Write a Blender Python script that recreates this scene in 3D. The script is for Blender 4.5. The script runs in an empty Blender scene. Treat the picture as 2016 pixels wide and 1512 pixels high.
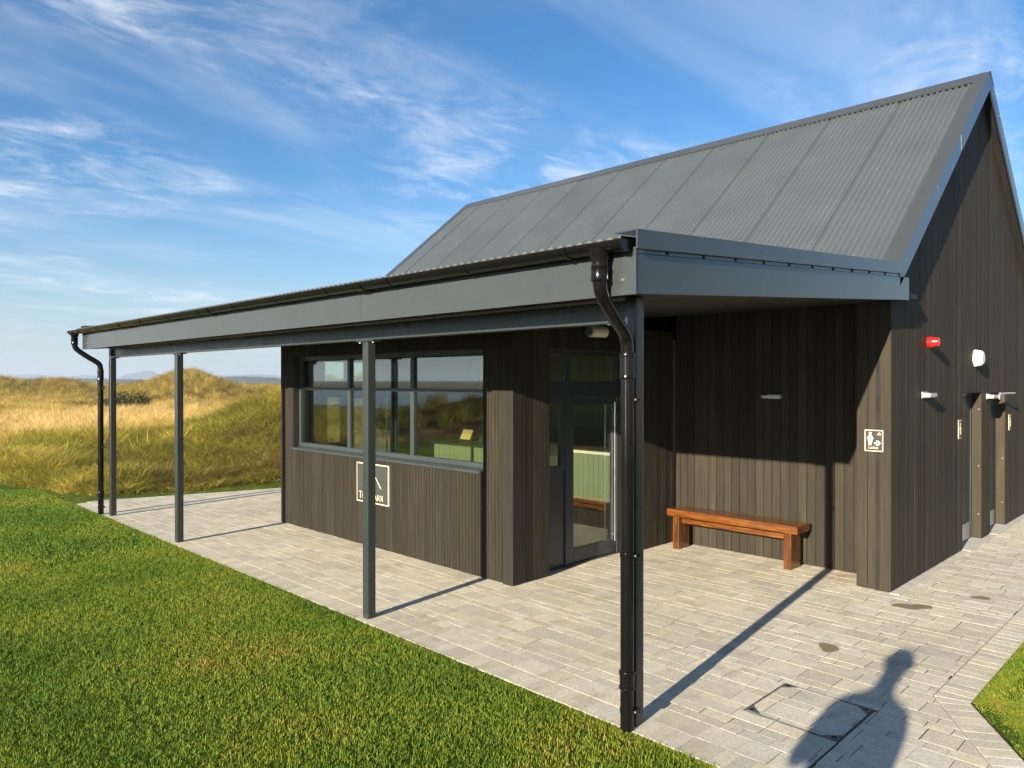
import bpy, bmesh, math, random
import numpy as np
from mathutils import Vector, Matrix
R = math.radians
random.seed(7); rng = np.random.default_rng(11)
scene = bpy.context.scene
C = scene.collection

# ------------------------------------------------------------------ camera, sky, sun, exposure
cam_d = bpy.data.cameras.new('camera'); cam = bpy.data.objects.new('camera', cam_d); C.objects.link(cam)
cam.location = (0, 0, 2.2); cam.rotation_euler = (R(90 - 0.276), 0, R(-45))
cam_d.sensor_fit = 'HORIZONTAL'; cam_d.sensor_width = 36; cam_d.lens = 36 * 1454 / 2016
cam_d.clip_start = 0.05; cam_d.clip_end = 30000
scene.camera = cam

SUN_AZ, SUN_EL = R(8.0), R(15.6)          # travel direction of the light, turned from +X
world = bpy.data.worlds.new('World'); scene.world = world; world.use_nodes = True
wt = world.node_tree; wt.nodes.clear()
def wn(t, **k):
    n = wt.nodes.new(t)
    for a, b in k.items(): setattr(n, a, b)
    return n
W = wt.links.new
sky = wn('ShaderNodeTexSky', sky_type='NISHITA', sun_disc=False)
sky.sun_elevation = SUN_EL; sky.sun_rotation = R(180 + 82); sky.altitude = 20
sky.air_density = 1.0; sky.dust_density = 0.2; sky.ozone_density = 4.0
tc = wn('ShaderNodeTexCoord'); sep = wn('ShaderNodeSeparateXYZ'); W(tc.outputs['Generated'], sep.inputs[0])
def wmath(op, a, b=None, c=None):
    n = wn('ShaderNodeMath', operation=op)
    for i, v in enumerate((a, b, c)):
        if v is None: continue
        if isinstance(v, (int, float)): n.inputs[i].default_value = v
        else: W(v, n.inputs[i])
    return n.outputs[0]
zc_ = wmath('MAXIMUM', wmath('ADD', sep.outputs[2], 0.10), 0.02)
pxx = wmath('DIVIDE', sep.outputs[0], zc_); pyy = wmath('DIVIDE', sep.outputs[1], zc_)
cmb = wn('ShaderNodeCombineXYZ'); W(pxx, cmb.inputs[0]); W(pyy, cmb.inputs[1])
def wnoise(scale, detail, rough, rot=0, sc=(1, 1, 1), loc=(0, 0, 0), dist=0.0):
    m = wn('ShaderNodeMapping'); m.inputs['Rotation'].default_value = (0, 0, rot); m.inputs['Scale'].default_value = sc; m.inputs['Location'].default_value = loc
    W(cmb.outputs[0], m.inputs[0])
    n = wn('ShaderNodeTexNoise'); n.inputs['Scale'].default_value = scale; n.inputs['Detail'].default_value = detail
    n.inputs['Roughness'].default_value = rough; n.inputs['Distortion'].default_value = dist
    W(m.outputs[0], n.inputs['Vector']); return n.outputs['Fac']
def wramp(v, a, b):
    n = wn('ShaderNodeMapRange', interpolation_type='SMOOTHSTEP'); W(v, n.inputs[0]); n.inputs[1].default_value = a; n.inputs[2].default_value = b
    return n.outputs[0]
big = wramp(wnoise(0.55, 3, 0.5, R(20), (1, 1.5, 1), (4.4, 1.1, 0), 0.4), 0.38, 0.62)
streak = wramp(wnoise(2.8, 7, 0.66, R(-35), (1.0, 1.4, 1), (3.3, 0.4, 0), 0.5), 0.42, 0.84)
veil = wramp(wnoise(0.8, 4, 0.6, R(-15), (0.7, 1.9, 1), (7.3, 2.2, 0), 0.6), 0.40, 0.80)
puff = wramp(wnoise(4.2, 4, 0.62, R(-20), (0.9, 1.7, 1), (2.2, 9.1, 0), 0.5), 0.50, 0.74)
cl = wmath('ADD', wmath('MULTIPLY', wmath('MULTIPLY', big, streak), 0.62), wmath('MULTIPLY', veil, 0.22))
cl = wmath('ADD', cl, wmath('MULTIPLY', wmath('MULTIPLY', puff, big), 0.26))
cl = wmath('MULTIPLY', cl, wramp(sep.outputs[2], -0.02, 0.12))
cl = wmath('MINIMUM', cl, 0.92)
mix = wn('ShaderNodeMix', data_type='RGBA'); W(cl, mix.inputs[0]); hs = wn('ShaderNodeHueSaturation'); hs.inputs['Saturation'].default_value = 1.16; hs.inputs['Value'].default_value = 1.0; W(sky.outputs[0], hs.inputs['Color']); vm = wn('ShaderNodeMix', data_type='RGBA'); W(wmath('MULTIPLY', wmath('SUBTRACT', 1.0, wramp(sep.outputs[2], 0.0, 0.24)), 0.62), vm.inputs[0]); W(hs.outputs[0], vm.inputs[6]); vm.inputs[7].default_value = (2.9, 3.55, 4.1, 1); W(vm.outputs[2], mix.inputs[6])   # thin pale veil low in the sky
mix.inputs[7].default_value = (6.6, 6.8, 7.0, 1)
bg = wn('ShaderNodeBackground'); bg.inputs[1].default_value = 0.058; W(mix.outputs[2], bg.inputs[0])
wo = wn('ShaderNodeOutputWorld'); W(bg.outputs[0], wo.inputs[0])

sun_d = bpy.data.lights.new('sun', 'SUN'); sun = bpy.data.objects.new('sun', sun_d); C.objects.link(sun)
sun_d.energy = 5.0; sun_d.angle = R(0.53); sun_d.color = (1.0, 0.86, 0.65)
trav = Vector((math.cos(SUN_EL) * math.cos(SUN_AZ), math.cos(SUN_EL) * math.sin(SUN_AZ), -math.sin(SUN_EL)))
sun.rotation_euler = trav.to_track_quat('-Z', 'Y').to_euler(); sun.location = (-30, -5, 20)
vs = scene.view_settings; vs.view_transform = 'Standard'; vs.look = 'None'; vs.gamma = 1; vs.exposure = 1.62
vs.use_curve_mapping = False
scene.cycles.max_bounces = 5; scene.cycles.diffuse_bounces = 3; scene.cycles.glossy_bounces = 3; scene.cycles.transparent_max_bounces = 10; scene.cycles.adaptive_threshold = 0.02; scene.cycles.use_denoising = True
scene.cycles.sample_clamp_indirect = 6

# ------------------------------------------------------------------ helpers
def tag(o, label=None, cat=None, group=None, kind=None):
    if label: o['label'] = label
    if cat: o['category'] = cat
    if group: o['group'] = group
    if kind: o['kind'] = kind
    return o
def empty(name, loc, label, cat, group=None):
    o = bpy.data.objects.new(name, None); C.objects.link(o); o.location = loc; o.empty_display_size = 0.1
    return tag(o, label, cat, group)
class MB:
    def __init__(s): s.v = []; s.f = []; s.m = []
    def add(s, verts, faces, mi=0):
        b = len(s.v); s.v += [tuple(p) for p in verts]; s.f += [tuple(b + i for i in f) for f in faces]; s.m += [mi] * len(faces); return s
    def box(s, lo, hi, mi=0):
        x0, y0, z0 = lo; x1, y1, z1 = hi
        return s.add([(x0,y0,z0),(x1,y0,z0),(x1,y1,z0),(x0,y1,z0),(x0,y0,z1),(x1,y0,z1),(x1,y1,z1),(x0,y1,z1)],
                     [(0,3,2,1),(4,5,6,7),(0,1,5,4),(1,2,6,5),(2,3,7,6),(3,0,4,7)], mi)
    def prism(s, poly, off, mi=0):            # poly: list of 3d points, off: extrusion vector
        n = len(poly); o = Vector(off); P = [Vector(p) for p in poly]; Q = [p + o for p in P]
        return s.add(P + Q, [tuple(range(n - 1, -1, -1)), tuple(range(n, 2 * n))] + [(i, (i + 1) % n, n + (i + 1) % n, n + i) for i in range(n)], mi)
    def tube(s, pts, r, seg=12, cap=True, mi=0):
        pts = [Vector(p) for p in pts]; rs = r if isinstance(r, (list, tuple)) else [r] * len(pts)
        b = len(s.v); N = len(pts); up = None
        for i, p in enumerate(pts):
            t = (pts[min(i + 1, N - 1)] - pts[max(i - 1, 0)]).normalized()
            if up is None: up = Vector((1, 0, 0)) if abs(t.x) < 0.9 else Vector((0, 1, 0))
            a = (up - t * up.dot(t)).normalized(); c = t.cross(a); up = a
            for k in range(seg):
                th = 2 * math.pi * k / seg; s.v.append(tuple(p + (a * math.cos(th) + c * math.sin(th)) * rs[i]))
        for i in range(N - 1):
            for k in range(seg):
                s.f.append((b + i*seg + k, b + i*seg + (k+1) % seg, b + (i+1)*seg + (k+1) % seg, b + (i+1)*seg + k)); s.m.append(mi)
        if cap:
            s.f.append(tuple(b + k for k in range(seg - 1, -1, -1))); s.m.append(mi)
            s.f.append(tuple(b + (N-1)*seg + k for k in range(seg))); s.m.append(mi)
        return s
    def mesh(s, name, mats, smooth=False, origin=(0, 0, 0)):
        me = bpy.data.meshes.new(name); ox, oy, oz = origin
        me.from_pydata([(x - ox, y - oy, z - oz) for x, y, z in s.v], [], s.f)
        for m in (mats if isinstance(mats, (list, tuple)) else [mats]): me.materials.append(m)
        me.polygons.foreach_set('material_index', s.m)
        bm = bmesh.new(); bm.from_mesh(me); bmesh.ops.recalc_face_normals(bm, faces=bm.faces); bm.to_mesh(me); bm.free()
        if smooth:
            me.polygons.foreach_set('use_smooth', [True] * len(me.polygons))
            me.set_sharp_from_angle(angle=R(40))
        return me
    def obj(s, name, mats, parent=None, bevel=0, smooth=False, origin=None):
        og = origin if origin is not None else (0, 0, 0)
        o = bpy.data.objects.new(name, s.mesh(name, mats, smooth, og)); C.objects.link(o)
        if parent is not None:
            o.parent = parent; pl = world_loc(parent); o.location = (og[0]-pl[0], og[1]-pl[1], og[2]-pl[2])
        else: o.location = og
        if bevel:
            b = o.modifiers.new('bevel', 'BEVEL'); b.width = bevel; b.segments = 2; b.limit_method = 'ANGLE'; b.angle_limit = R(40)
        return o
def world_loc(o):
    p = Vector(o.location)
    while o.parent is not None: o = o.parent; p = p + Vector(o.location)
    return p
def place(name, me, parent, loc, rotz=0):
    o = bpy.data.objects.new(name, me); C.objects.link(o); o.parent = parent; pl = world_loc(parent)
    o.location = Vector(loc) - pl; o.rotation_euler.z = rotz; return o

# ------------------------------------------------------------------ materials
class NT:
    def __init__(s, name):
        s.mat = bpy.data.materials.new(name); s.mat.use_nodes = True; s.t = s.mat.node_tree; s.t.nodes.clear()
        s.out = s.n('ShaderNodeOutputMaterial'); s.bs = s.n('ShaderNodeBsdfPrincipled'); s.t.links.new(s.bs.outputs[0], s.out.inputs[0])
    def n(s, t, **k):
        x = s.t.nodes.new(t)
        for a, b in k.items(): setattr(x, a, b)
        return x
    def l(s, a, b): s.t.links.new(a, b)
    def val(s, inp, v):
        if isinstance(v, (int, float, tuple, list)): inp.default_value = v
        else: s.l(v, inp)
    def math(s, op, a, b=None, clamp=False):
        x = s.n('ShaderNodeMath', operation=op, use_clamp=clamp); s.val(x.inputs[0], a)
        if b is not None: s.val(x.inputs[1], b)
        return x.outputs[0]
    def vec(s, kind='Object', sc=(1, 1, 1), rnd=False):
        c = s.n('ShaderNodeTexCoord').outputs[kind] if kind != 'World' else s.n('ShaderNodeNewGeometry').outputs['Position']
        m = s.n('ShaderNodeMapping'); m.inputs['Scale'].default_value = sc; s.l(c, m.inputs[0])
        if rnd:
            oi = s.n('ShaderNodeObjectInfo'); cm = s.n('ShaderNodeCombineXYZ')
            r = s.math('MULTIPLY', oi.outputs['Random'], 57.0)
            for i in range(3): s.l(r, cm.inputs[i])
            s.l(cm.outputs[0], m.inputs['Location'])
        return m.outputs[0]
    def noise(s, v, scale, detail=4, rough=0.55, dist=0):
        x = s.n('ShaderNodeTexNoise'); s.l(v, x.inputs['Vector']); x.inputs['Scale'].default_value = scale; x.inputs['Detail'].default_value = detail
        x.inputs['Roughness'].default_value = rough; x.inputs['Distortion'].default_value = dist; return x.outputs['Fac']
    def ramp(s, f, stops):
        x = s.n('ShaderNodeValToRGB'); e = x.color_ramp.elements
        while len(e) < len(stops): e.new(0.5)
        for k, (p, c) in enumerate(stops): e[k].position = p; e[k].color = (*c, 1) if len(c) == 3 else c
        s.l(f, x.inputs[0]); return x.outputs[0]
    def rng(s, f, a, b, c=0, d=1):
        x = s.n('ShaderNodeMapRange'); s.val(x.inputs[0], f)
        for i, v in enumerate((a, b, c, d)): x.inputs[i + 1].default_value = v
        return x.outputs[0]
    def mixc(s, f, a, b, mode='MIX'):
        x = s.n('ShaderNodeMix', data_type='RGBA', blend_type=mode); s.val(x.inputs[0], f)
        for i, v in ((6, a), (7, b)):
            if isinstance(v, tuple): x.inputs[i].default_value = (*v, 1) if len(v) == 3 else v
            else: s.l(v, x.inputs[i])
        return x.outputs[2]
    def hsv(s, c, h=0.5, sa=1.0, v=1.0):
        x = s.n('ShaderNodeHueSaturation'); s.val(x.inputs['Hue'], h); s.val(x.inputs['Saturation'], sa); s.val(x.inputs['Value'], v)
        if isinstance(c, tuple): x.inputs['Color'].default_value = (*c, 1)
        else: s.l(c, x.inputs['Color'])
        return x.outputs[0]
    def bump(s, h, strength=0.3, dist=0.01):
        b = s.n('ShaderNodeBump'); b.inputs['Strength'].default_value = strength; b.inputs['Distance'].default_value = dist
        s.l(h, b.inputs['Height']); s.l(b.outputs[0], s.bs.inputs['Normal'])
    def set(s, **k):
        for a, v in k.items(): s.val(s.bs.inputs[a.replace('_', ' ')], (*v, 1) if isinstance(v, tuple) and len(v) == 3 else v)
        return s.mat
def paint(name, col, rough=0.4, var=0.12, scale=3.0, metal=0.0, spec=0.5, bump=0.0, coord='Object'):
    m = NT(name); v = m.vec(coord); f = m.noise(v, scale, 5, 0.6); g = m.noise(v, scale * 14, 3, 0.6)
    c = m.hsv(col, 0.5, 1.0, m.rng(m.math('ADD', m.math('MULTIPLY', f, 0.7), m.math('MULTIPLY', g, 0.3)), 0.3, 0.7, 1 - var, 1 + var))
    if bump: m.bump(g, bump, 0.004)
    return m.set(Base_Color=c, Roughness=m.rng(f, 0.3, 0.7, rough * 0.85, min(1, rough * 1.2)), Metallic=metal, Specular_IOR_Level=spec)
def cladding(name, dark, light, warm):
    m = NT(name); v = m.vec('Object', (1, 1, 1), True)
    def nz(sc, s, d, r, ds=0):
        mp = m.n('ShaderNodeMapping'); mp.inputs['Scale'].default_value = sc; m.l(v, mp.inputs[0]); return m.noise(mp.outputs[0], s, d, r, ds)
    a = nz((26, 26, 0.9), 2.2, 6, 0.62, 0.5); b = nz((120, 120, 3), 1.0, 3, 0.6); st = nz((3, 3, 0.7), 1.0, 4, 0.6)
    oi = m.n('ShaderNodeObjectInfo').outputs['Random']
    c = m.ramp(a, [(0.28, dark), (0.55, light), (0.78, warm)])
    val = m.math('MULTIPLY', m.rng(oi, 0, 1, 0.72, 1.28), m.math('ADD', m.rng(b, 0.3, 0.7, 0.42, 0.58), m.rng(st, 0.3, 0.72, 0.30, 0.68)))
    c = m.hsv(c, m.rng(m.math('FRACT', m.math('MULTIPLY', oi, 7.3)), 0, 1, 0.488, 0.512), 1.0, val)
    m.bump(m.math('ADD', a, m.math('MULTIPLY', b, 0.6)), 0.35, 0.004)
    return m.set(Base_Color=c, Roughness=m.rng(a, 0.2, 0.8, 0.62, 0.85), Specular_IOR_Level=0.3)
M = {}
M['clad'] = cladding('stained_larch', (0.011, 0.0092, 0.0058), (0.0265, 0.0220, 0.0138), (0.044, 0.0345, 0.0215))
M['clad_pale'] = cladding('weathered_larch', (0.018, 0.0145, 0.0088), (0.037, 0.030, 0.018), (0.058, 0.044, 0.027))
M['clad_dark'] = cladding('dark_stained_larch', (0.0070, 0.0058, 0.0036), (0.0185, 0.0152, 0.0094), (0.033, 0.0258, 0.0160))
M['backing'] = paint('dark_membrane', (0.008, 0.007, 0.006), 0.9)
M['steel'] = paint('slate_steel_paint', (0.024, 0.031, 0.034), 0.28, 0.10, 2.0)
M['frame'] = paint('slate_frame_paint', (0.033, 0.043, 0.049), 0.33, 0.08, 2.0)
M['flash'] = paint('slate_flashing', (0.040, 0.046, 0.049), 0.20, 0.10, 1.2)
M['sheet_edge'] = paint('sheet_edge_grey', (0.085, 0.085, 0.080), 0.5)
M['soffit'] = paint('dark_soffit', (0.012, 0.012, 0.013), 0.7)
M['gutter'] = paint('black_gutter_plastic', (0.0045, 0.0045, 0.005), 0.17, 0.2, 4, spec=0.3)
m = NT('corrugated_grey'); v = m.vec('World'); f = m.noise(v, 1.3, 5, 0.6); g = m.noise(v, 26, 4, 0.6)
oi = m.n('ShaderNodeObjectInfo').outputs['Random']
M['roof'] = m.set(Base_Color=m.hsv((0.070, 0.085, 0.098), 0.5, 1, m.math('MULTIPLY', m.rng(oi, 0, 1, 0.95, 1.05), m.rng(m.math('ADD', m.math('MULTIPLY', f, 0.6), m.math('MULTIPLY', g, 0.4)), 0.3, 0.7, 0.87, 1.13))), Roughness=m.rng(f, 0.3, 0.7, 0.34, 0.46))
# bench wood: polished, orange brown
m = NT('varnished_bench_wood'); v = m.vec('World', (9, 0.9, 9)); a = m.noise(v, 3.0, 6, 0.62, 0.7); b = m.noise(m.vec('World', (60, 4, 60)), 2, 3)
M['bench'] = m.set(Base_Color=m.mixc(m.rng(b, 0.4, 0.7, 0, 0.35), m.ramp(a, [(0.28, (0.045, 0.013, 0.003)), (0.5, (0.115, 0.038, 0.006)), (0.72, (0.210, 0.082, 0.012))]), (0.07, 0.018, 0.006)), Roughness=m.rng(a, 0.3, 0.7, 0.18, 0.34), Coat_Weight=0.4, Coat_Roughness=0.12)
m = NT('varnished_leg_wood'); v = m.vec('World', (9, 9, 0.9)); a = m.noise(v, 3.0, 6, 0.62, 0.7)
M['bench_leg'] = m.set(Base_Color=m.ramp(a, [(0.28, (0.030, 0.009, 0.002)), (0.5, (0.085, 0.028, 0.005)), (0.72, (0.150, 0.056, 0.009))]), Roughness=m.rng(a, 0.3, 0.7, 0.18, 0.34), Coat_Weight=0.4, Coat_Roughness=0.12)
# paving
def paving_mat(name, lo, mid, hi):
    m = NT(name); v = m.vec('World'); sp = m.math('ADD', m.math('MULTIPLY', m.noise(v, 170, 3, 0.7), 0.5), m.math('MULTIPLY', m.noise(v, 52, 3, 0.75), 0.5)); big = m.noise(v, 0.7, 4, 0.55); mid_ = m.noise(v, 9, 5, 0.6)
    isl = m.n('ShaderNodeNewGeometry').outputs['Random Per Island']; oi = m.n('ShaderNodeObjectInfo').outputs['Random']
    rr = m.math('FRACT', m.math('ADD', isl, m.math('MULTIPLY', oi, 3.7)))
    c = m.ramp(sp, [(0.36, lo), (0.50, mid), (0.64, hi)])
    vv = m.math('MULTIPLY', m.rng(rr, 0, 1, 0.88, 1.10), m.math('MULTIPLY', m.rng(big, 0.3, 0.7, 0.90, 1.08), m.rng(mid_, 0.28, 0.72, 0.88, 1.08)))
    c = m.hsv(c, m.rng(m.math('FRACT', m.math('MULTIPLY', rr, 5.1)), 0, 1, 0.492, 0.506), m.rng(m.math('FRACT', m.math('MULTIPLY', rr, 9.7)), 0, 1, 0.8, 1.2), vv)
    d = m.n('ShaderNodeVectorMath', operation='DISTANCE'); m.l(m.n('ShaderNodeNewGeometry').outputs['Position'], d.inputs[0]); d.inputs[1].default_value = (8.42, 3.22, 0)
    st = m.math('MULTIPLY', m.rng(d.outputs['Value'], 0.05, 0.42, 1, 0), m.rng(m.noise(v, 6, 4, 0.6), 0.42, 0.62), True)
    c = m.mixc(m.math('MULTIPLY', st, 0.75), c, (0.30, 0.16, 0.055))                        # rust wash by the wall
    gr_ = m.rng(m.noise(v, 2.3, 5, 0.7), 0.56, 0.74, 0, 0.45); c = m.mixc(gr_, c, (0.20, 0.185, 0.125))   # algae and dirt film
    m.bump(m.math('ADD', sp, m.math('MULTIPLY', mid_, 0.5)), 0.7, 0.005)
    return m.set(Base_Color=c, Roughness=0.85, Specular_IOR_Level=0.25)
M['paver'] = paving_mat('granite_aggregate_paver', (0.33, 0.31, 0.25), (0.51, 0.48, 0.395), (0.64, 0.605, 0.51))
m = NT('jointing_sand'); v = m.vec('World'); M['joint'] = m.set(Base_Color=m.ramp(m.noise(v, 30, 4), [(0.3, (0.016, 0.014, 0.010)), (0.7, (0.055, 0.048, 0.033))]), Roughness=0.95)
M['concrete'] = paint('pale_concrete', (0.42, 0.40, 0.36), 0.85, 0.15, 6, bump=0.3)
m = NT('puddle_water'); M['puddle'] = m.set(Base_Color=(0.21, 0.19, 0.125), Roughness=0.3, Specular_IOR_Level=0.5)
M['galv'] = paint('worn_galvanised', (0.20, 0.205, 0.21), 0.4, 0.25, 9, metal=0.5)
M['black'] = paint('black_plastic', (0.010, 0.010, 0.011), 0.4)
M['white'] = paint('white_plastic', (0.72, 0.72, 0.69), 0.35, 0.05)
M['red'] = paint('red_plastic', (0.72, 0.012, 0.014), 0.25, 0.06)
M['alu'] = paint('brushed_aluminium', (0.55, 0.56, 0.56), 0.35, 0.08, 5, metal=0.6)
M['chrome'] = paint('steel_handle', (0.62, 0.63, 0.64), 0.22, 0.05, 5, metal=0.9)
M['signblack'] = paint('sign_black', (0.014, 0.012, 0.012), 0.5, 0.15, 9)
M['slate'] = paint('sign_slate', (0.026, 0.029, 0.026), 0.7, 0.2, 14, bump=0.1)
M['cream'] = paint('sign_cream', (0.58, 0.51, 0.39), 0.5, 0.05)
M['lumi'] = paint('sign_pale_yellow', (0.74, 0.76, 0.48), 0.5, 0.05)
M['panelgreen'] = paint('sage_panel', (0.125, 0.150, 0.090), 0.5, 0.08)
M['worktop'] = paint('pale_worktop', (0.52, 0.50, 0.42), 0.35, 0.08)
M['tile'] = paint('cream_tile', (0.56, 0.55, 0.40), 0.2, 0.06, 5)
M['plaster'] = paint('sage_plaster', (0.36, 0.38, 0.28), 0.8, 0.06)
M['floor_in'] = paint('dark_floor_tile', (0.10, 0.095, 0.085), 0.4, 0.1)
# thin clear glazing: mirror reflection by Fresnel over clear transmission
m = NT('window_glass'); ge = m.n('ShaderNodeNewGeometry'); dp = m.n('ShaderNodeVectorMath', operation='DOT_PRODUCT'); m.l(ge.outputs['Normal'], dp.inputs[0]); m.l(ge.outputs['Incoming'], dp.inputs[1])
k = m.math('ADD', m.math('MULTIPLY', m.math('POWER', m.math('SUBTRACT', 1.0, m.math('ABSOLUTE', dp.outputs['Value'])), 5.0), 0.86), 0.14, True)
tr = m.n('ShaderNodeBsdfTransparent'); tr.inputs[0].default_value = (0.90, 0.94, 0.89, 1); gl = m.n('ShaderNodeBsdfGlossy'); gl.inputs['Roughness'].default_value = 0.004
gl.inputs['Color'].default_value = (0.95, 0.98, 0.97, 1)
mx = m.n('ShaderNodeMixShader'); m.l(k, mx.inputs[0]); m.l(tr.outputs[0], mx.inputs[1]); m.l(gl.outputs[0], mx.inputs[2]); m.l(mx.outputs[0], m.out.inputs[0])
M['glass'] = m.mat
m = NT('till_screen'); M['screen'] = m.set(Base_Color=(0.1, 0.08, 0.03), Roughness=0.2, Emission_Color=(1.0, 0.72, 0.22), Emission_Strength=0.22)

# ------------------------------------------------------------------ terrain heights
def sstep(x, a, b):
    t = np.clip((x - a) / (b - a), 0, 1); return t * t * (3 - 2 * t)
def vnoise(x, y, seed=0):
    xi = np.floor(x).astype(np.int64); yi = np.floor(y).astype(np.int64); fx = x - xi; fy = y - yi
    def h(a, b):
        n = (a * 374761393 + b * 668265263 + seed * 974711) & 0x7fffffff
        n = ((n ^ (n >> 13)) * 1274126177) & 0x7fffffff
        return ((n ^ (n >> 16)) & 0xffff) / 65535.0
    fx = fx * fx * (3 - 2 * fx); fy = fy * fy * (3 - 2 * fy)
    return (h(xi, yi) * (1 - fx) + h(xi + 1, yi) * fx) * (1 - fy) + (h(xi, yi + 1) * (1 - fx) + h(xi + 1, yi + 1) * fx) * fy
def fbm(x, y, s, seed=0, o=4):
    r = 0; a = 0.5
    for i in range(o): r = r + a * vnoise(x / s, y / s, seed + i); s = s / 2.03; a *= 0.5
    return r
def gauss(x, y, cx, cy, sx, sy, th=0):
    c, s = math.cos(th), math.sin(th); u = (x - cx) * c + (y - cy) * s; w = -(x - cx) * s + (y - cy) * c
    return np.exp(-(u / sx) ** 2 - (w / sy) ** 2)
def rough_mask(x, y):      # 1 where the long dune grass grows, 0 on the mown lawn and round the building
    wob = (fbm(x, y, 3.0, 40) - 0.5) * 1.1
    a = sstep(y - (15.25 - 0.22 * (x - 4.5)) + wob * 0.5, 0.0, 0.45) * sstep(x - (4.45 - 0.24 * (y - 15.1)) + wob, -0.1, 0.5)
    far = sstep(y - 19.3 + wob, 0.0, 0.5)
    right = sstep(x - 19 + wob, 0, 0.6)
    back = np.maximum(sstep(-y - 9 + wob, 0, 0.8), sstep(-x - 12 + wob, 0, 0.8))
    return np.maximum.reduce([a, far, right, back])
def dune_h(x, y):
    z = 2.35 * gauss(x, y, 14.6, 22.6, 5.3, 4.3, 0.35) + 0.35 * gauss(x, y, 8.3, 19.0, 2.8, 2.0, 0.6)
    z = z + 1.75 * gauss(x, y, -15, 25, 8.0, 5.5, -0.6)      # mound seen only as a reflection
    # dune ridge across the view
    D = (x + y) * 0.70711; L = (x - y) * 0.70711
    t = -L / np.maximum(D, 1)      # bearing to the left of the view axis
    crest = 0.95 + 2.25 * np.exp(-((t - 0.437) / 0.045) ** 2) + 0.30 * np.exp(-((t - 0.49) / 0.05) ** 2) + 0.75 * np.exp(-((t - 0.615) / 0.045) ** 2) + 1.35 * np.exp(-((t - 0.70) / 0.035) ** 2) - 0.30 * np.exp(-((t - 0.545) / 0.03) ** 2)
    z = z + np.where(D > 20, crest * np.exp(-((D - 92) / 21.0) ** 2), 0)
    z = z + 0.9 * np.exp(-((D - 64) / 8.0) ** 2) * np.exp(-((t - 0.40) / 0.09) ** 2) * (D > 20)
    dist = np.hypot(x - 3, y - 6)
    z = z + (fbm(x, y, 17, 3, 4) - 0.47) * (0.4 + 0.9 * sstep(x, -5, 12)) * sstep(dist, 22, 48) - 2.8 * sstep(-x, 8, 38) + (fbm(x, y, 70, 9, 3) - 0.50) * 1.6 * sstep(dist, 100, 200)
    z = z + ((fbm(x, y, 3.0, 21, 3) - 0.45) * 0.95 + (fbm(x, y, 1.1, 27, 2) - 0.37) * 0.30) * rough_mask(x, y)
    return z
def ground_h(x, y):
    x = np.asarray(x, float); y = np.asarray(y, float)
    flat = rough_mask(x, y); lawn = (fbm(x, y, 6.0, 70, 1) - 0.25) * 0.03
    near = np.exp(-((x - 4.2) / 1.2) ** 2)
    z = -0.009 + dune_h(x, y) * np.maximum(flat, sstep(np.hypot(x - 3, y - 6), 14, 24) * (x < 3)) + lawn * (1 - np.clip(near, 0, 1)) * ((x < 3.8) | (y < 1))
    bld = (x > 3.8) & (x < 17) & (y > 0.2) & (y < 14.0) & ((y > 1.335) | (x < 5.785)) & (0.5395*x - 0.8420*y < 1.977)
    z = np.where(bld, -0.05, z)
    sea = sstep(-x, 62, 120)
    z = z * (1 - sea) - 9.0 * sea
    d = np.hypot(x, y); z = np.where(d > 200, z * np.exp(-(d - 200) / 400) - 0.6 * sstep(d, 200, 900), z)
    return z

# ------------------------------------------------------------------ ground, sea, far hills
def axis(lo, hi, step, far, n):
    a = np.arange(lo, hi + 1e-6, step); g = np.geomspace(step, far, n); return np.concatenate([lo - np.cumsum(g)[::-1], a, hi + np.cumsum(g)])
ax = np.sort(np.append(axis(-26, 34, 0.4, 900, 42), [3.788, 3.812])); ay = np.sort(np.append(axis(-12, 46, 0.4, 900, 42), [1.325, 1.345]))
GX, GY = np.meshgrid(ax, ay, indexing='ij'); GZ = ground_h(GX, GY)
nx, ny = GX.shape
gm = bpy.data.meshes.new('ground')
idx = np.arange(nx * ny).reshape(nx, ny)
faces = np.stack([idx[:-1, :-1], idx[1:, :-1], idx[1:, 1:], idx[:-1, 1:]], -1).reshape(-1, 4)
gm.from_pydata(np.stack([GX, GY, GZ], -1).reshape(-1, 3).tolist(), [], faces.tolist())
gm.polygons.foreach_set('use_smooth', [True] * len(gm.polygons))
at = gm.attributes.new('rough', 'FLOAT', 'POINT'); at.data.foreach_set('value', rough_mask(GX, GY).reshape(-1).astype(np.float32))
m = NT('turf_and_dune_ground'); v = m.vec('World')
ra = m.n('ShaderNodeAttribute', attribute_name='rough').outputs['Fac']
n1 = m.noise(v, 0.35, 5, 0.6); n2 = m.noise(v, 5, 5, 0.65); n3 = m.noise(v, 60, 3, 0.6); n4 = m.noise(v, 0.06, 4, 0.6)
lawnc = m.mixc(m.rng(n1, 0.38, 0.62), (0.035, 0.080, 0.008), (0.075, 0.105, 0.010)); lawnc = m.hsv(lawnc, 0.5, 1, m.rng(n3, 0.3, 0.7, 0.7, 1.3))
dunec = m.mixc(m.rng(n2, 0.35, 0.65), (0.085, 0.060, 0.020), (0.21, 0.145, 0.050)); dunec = m.mixc(m.rng(n4, 0.42, 0.6, 0, 0.55), dunec, (0.10, 0.095, 0.028)); dunec = m.hsv(dunec, 0.5, 1, m.rng(n3, 0.3, 0.7, 0.75, 1.25))
m.bump(m.math('ADD', n3, n2), 0.6, 0.03)
gm.materials.append(m.set(Base_Color=m.mixc(ra, lawnc, dunec), Roughness=0.95, Specular_IOR_Level=0.1))
ground = bpy.data.objects.new('ground', gm); C.objects.link(ground); tag(ground, kind='structure')
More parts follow.
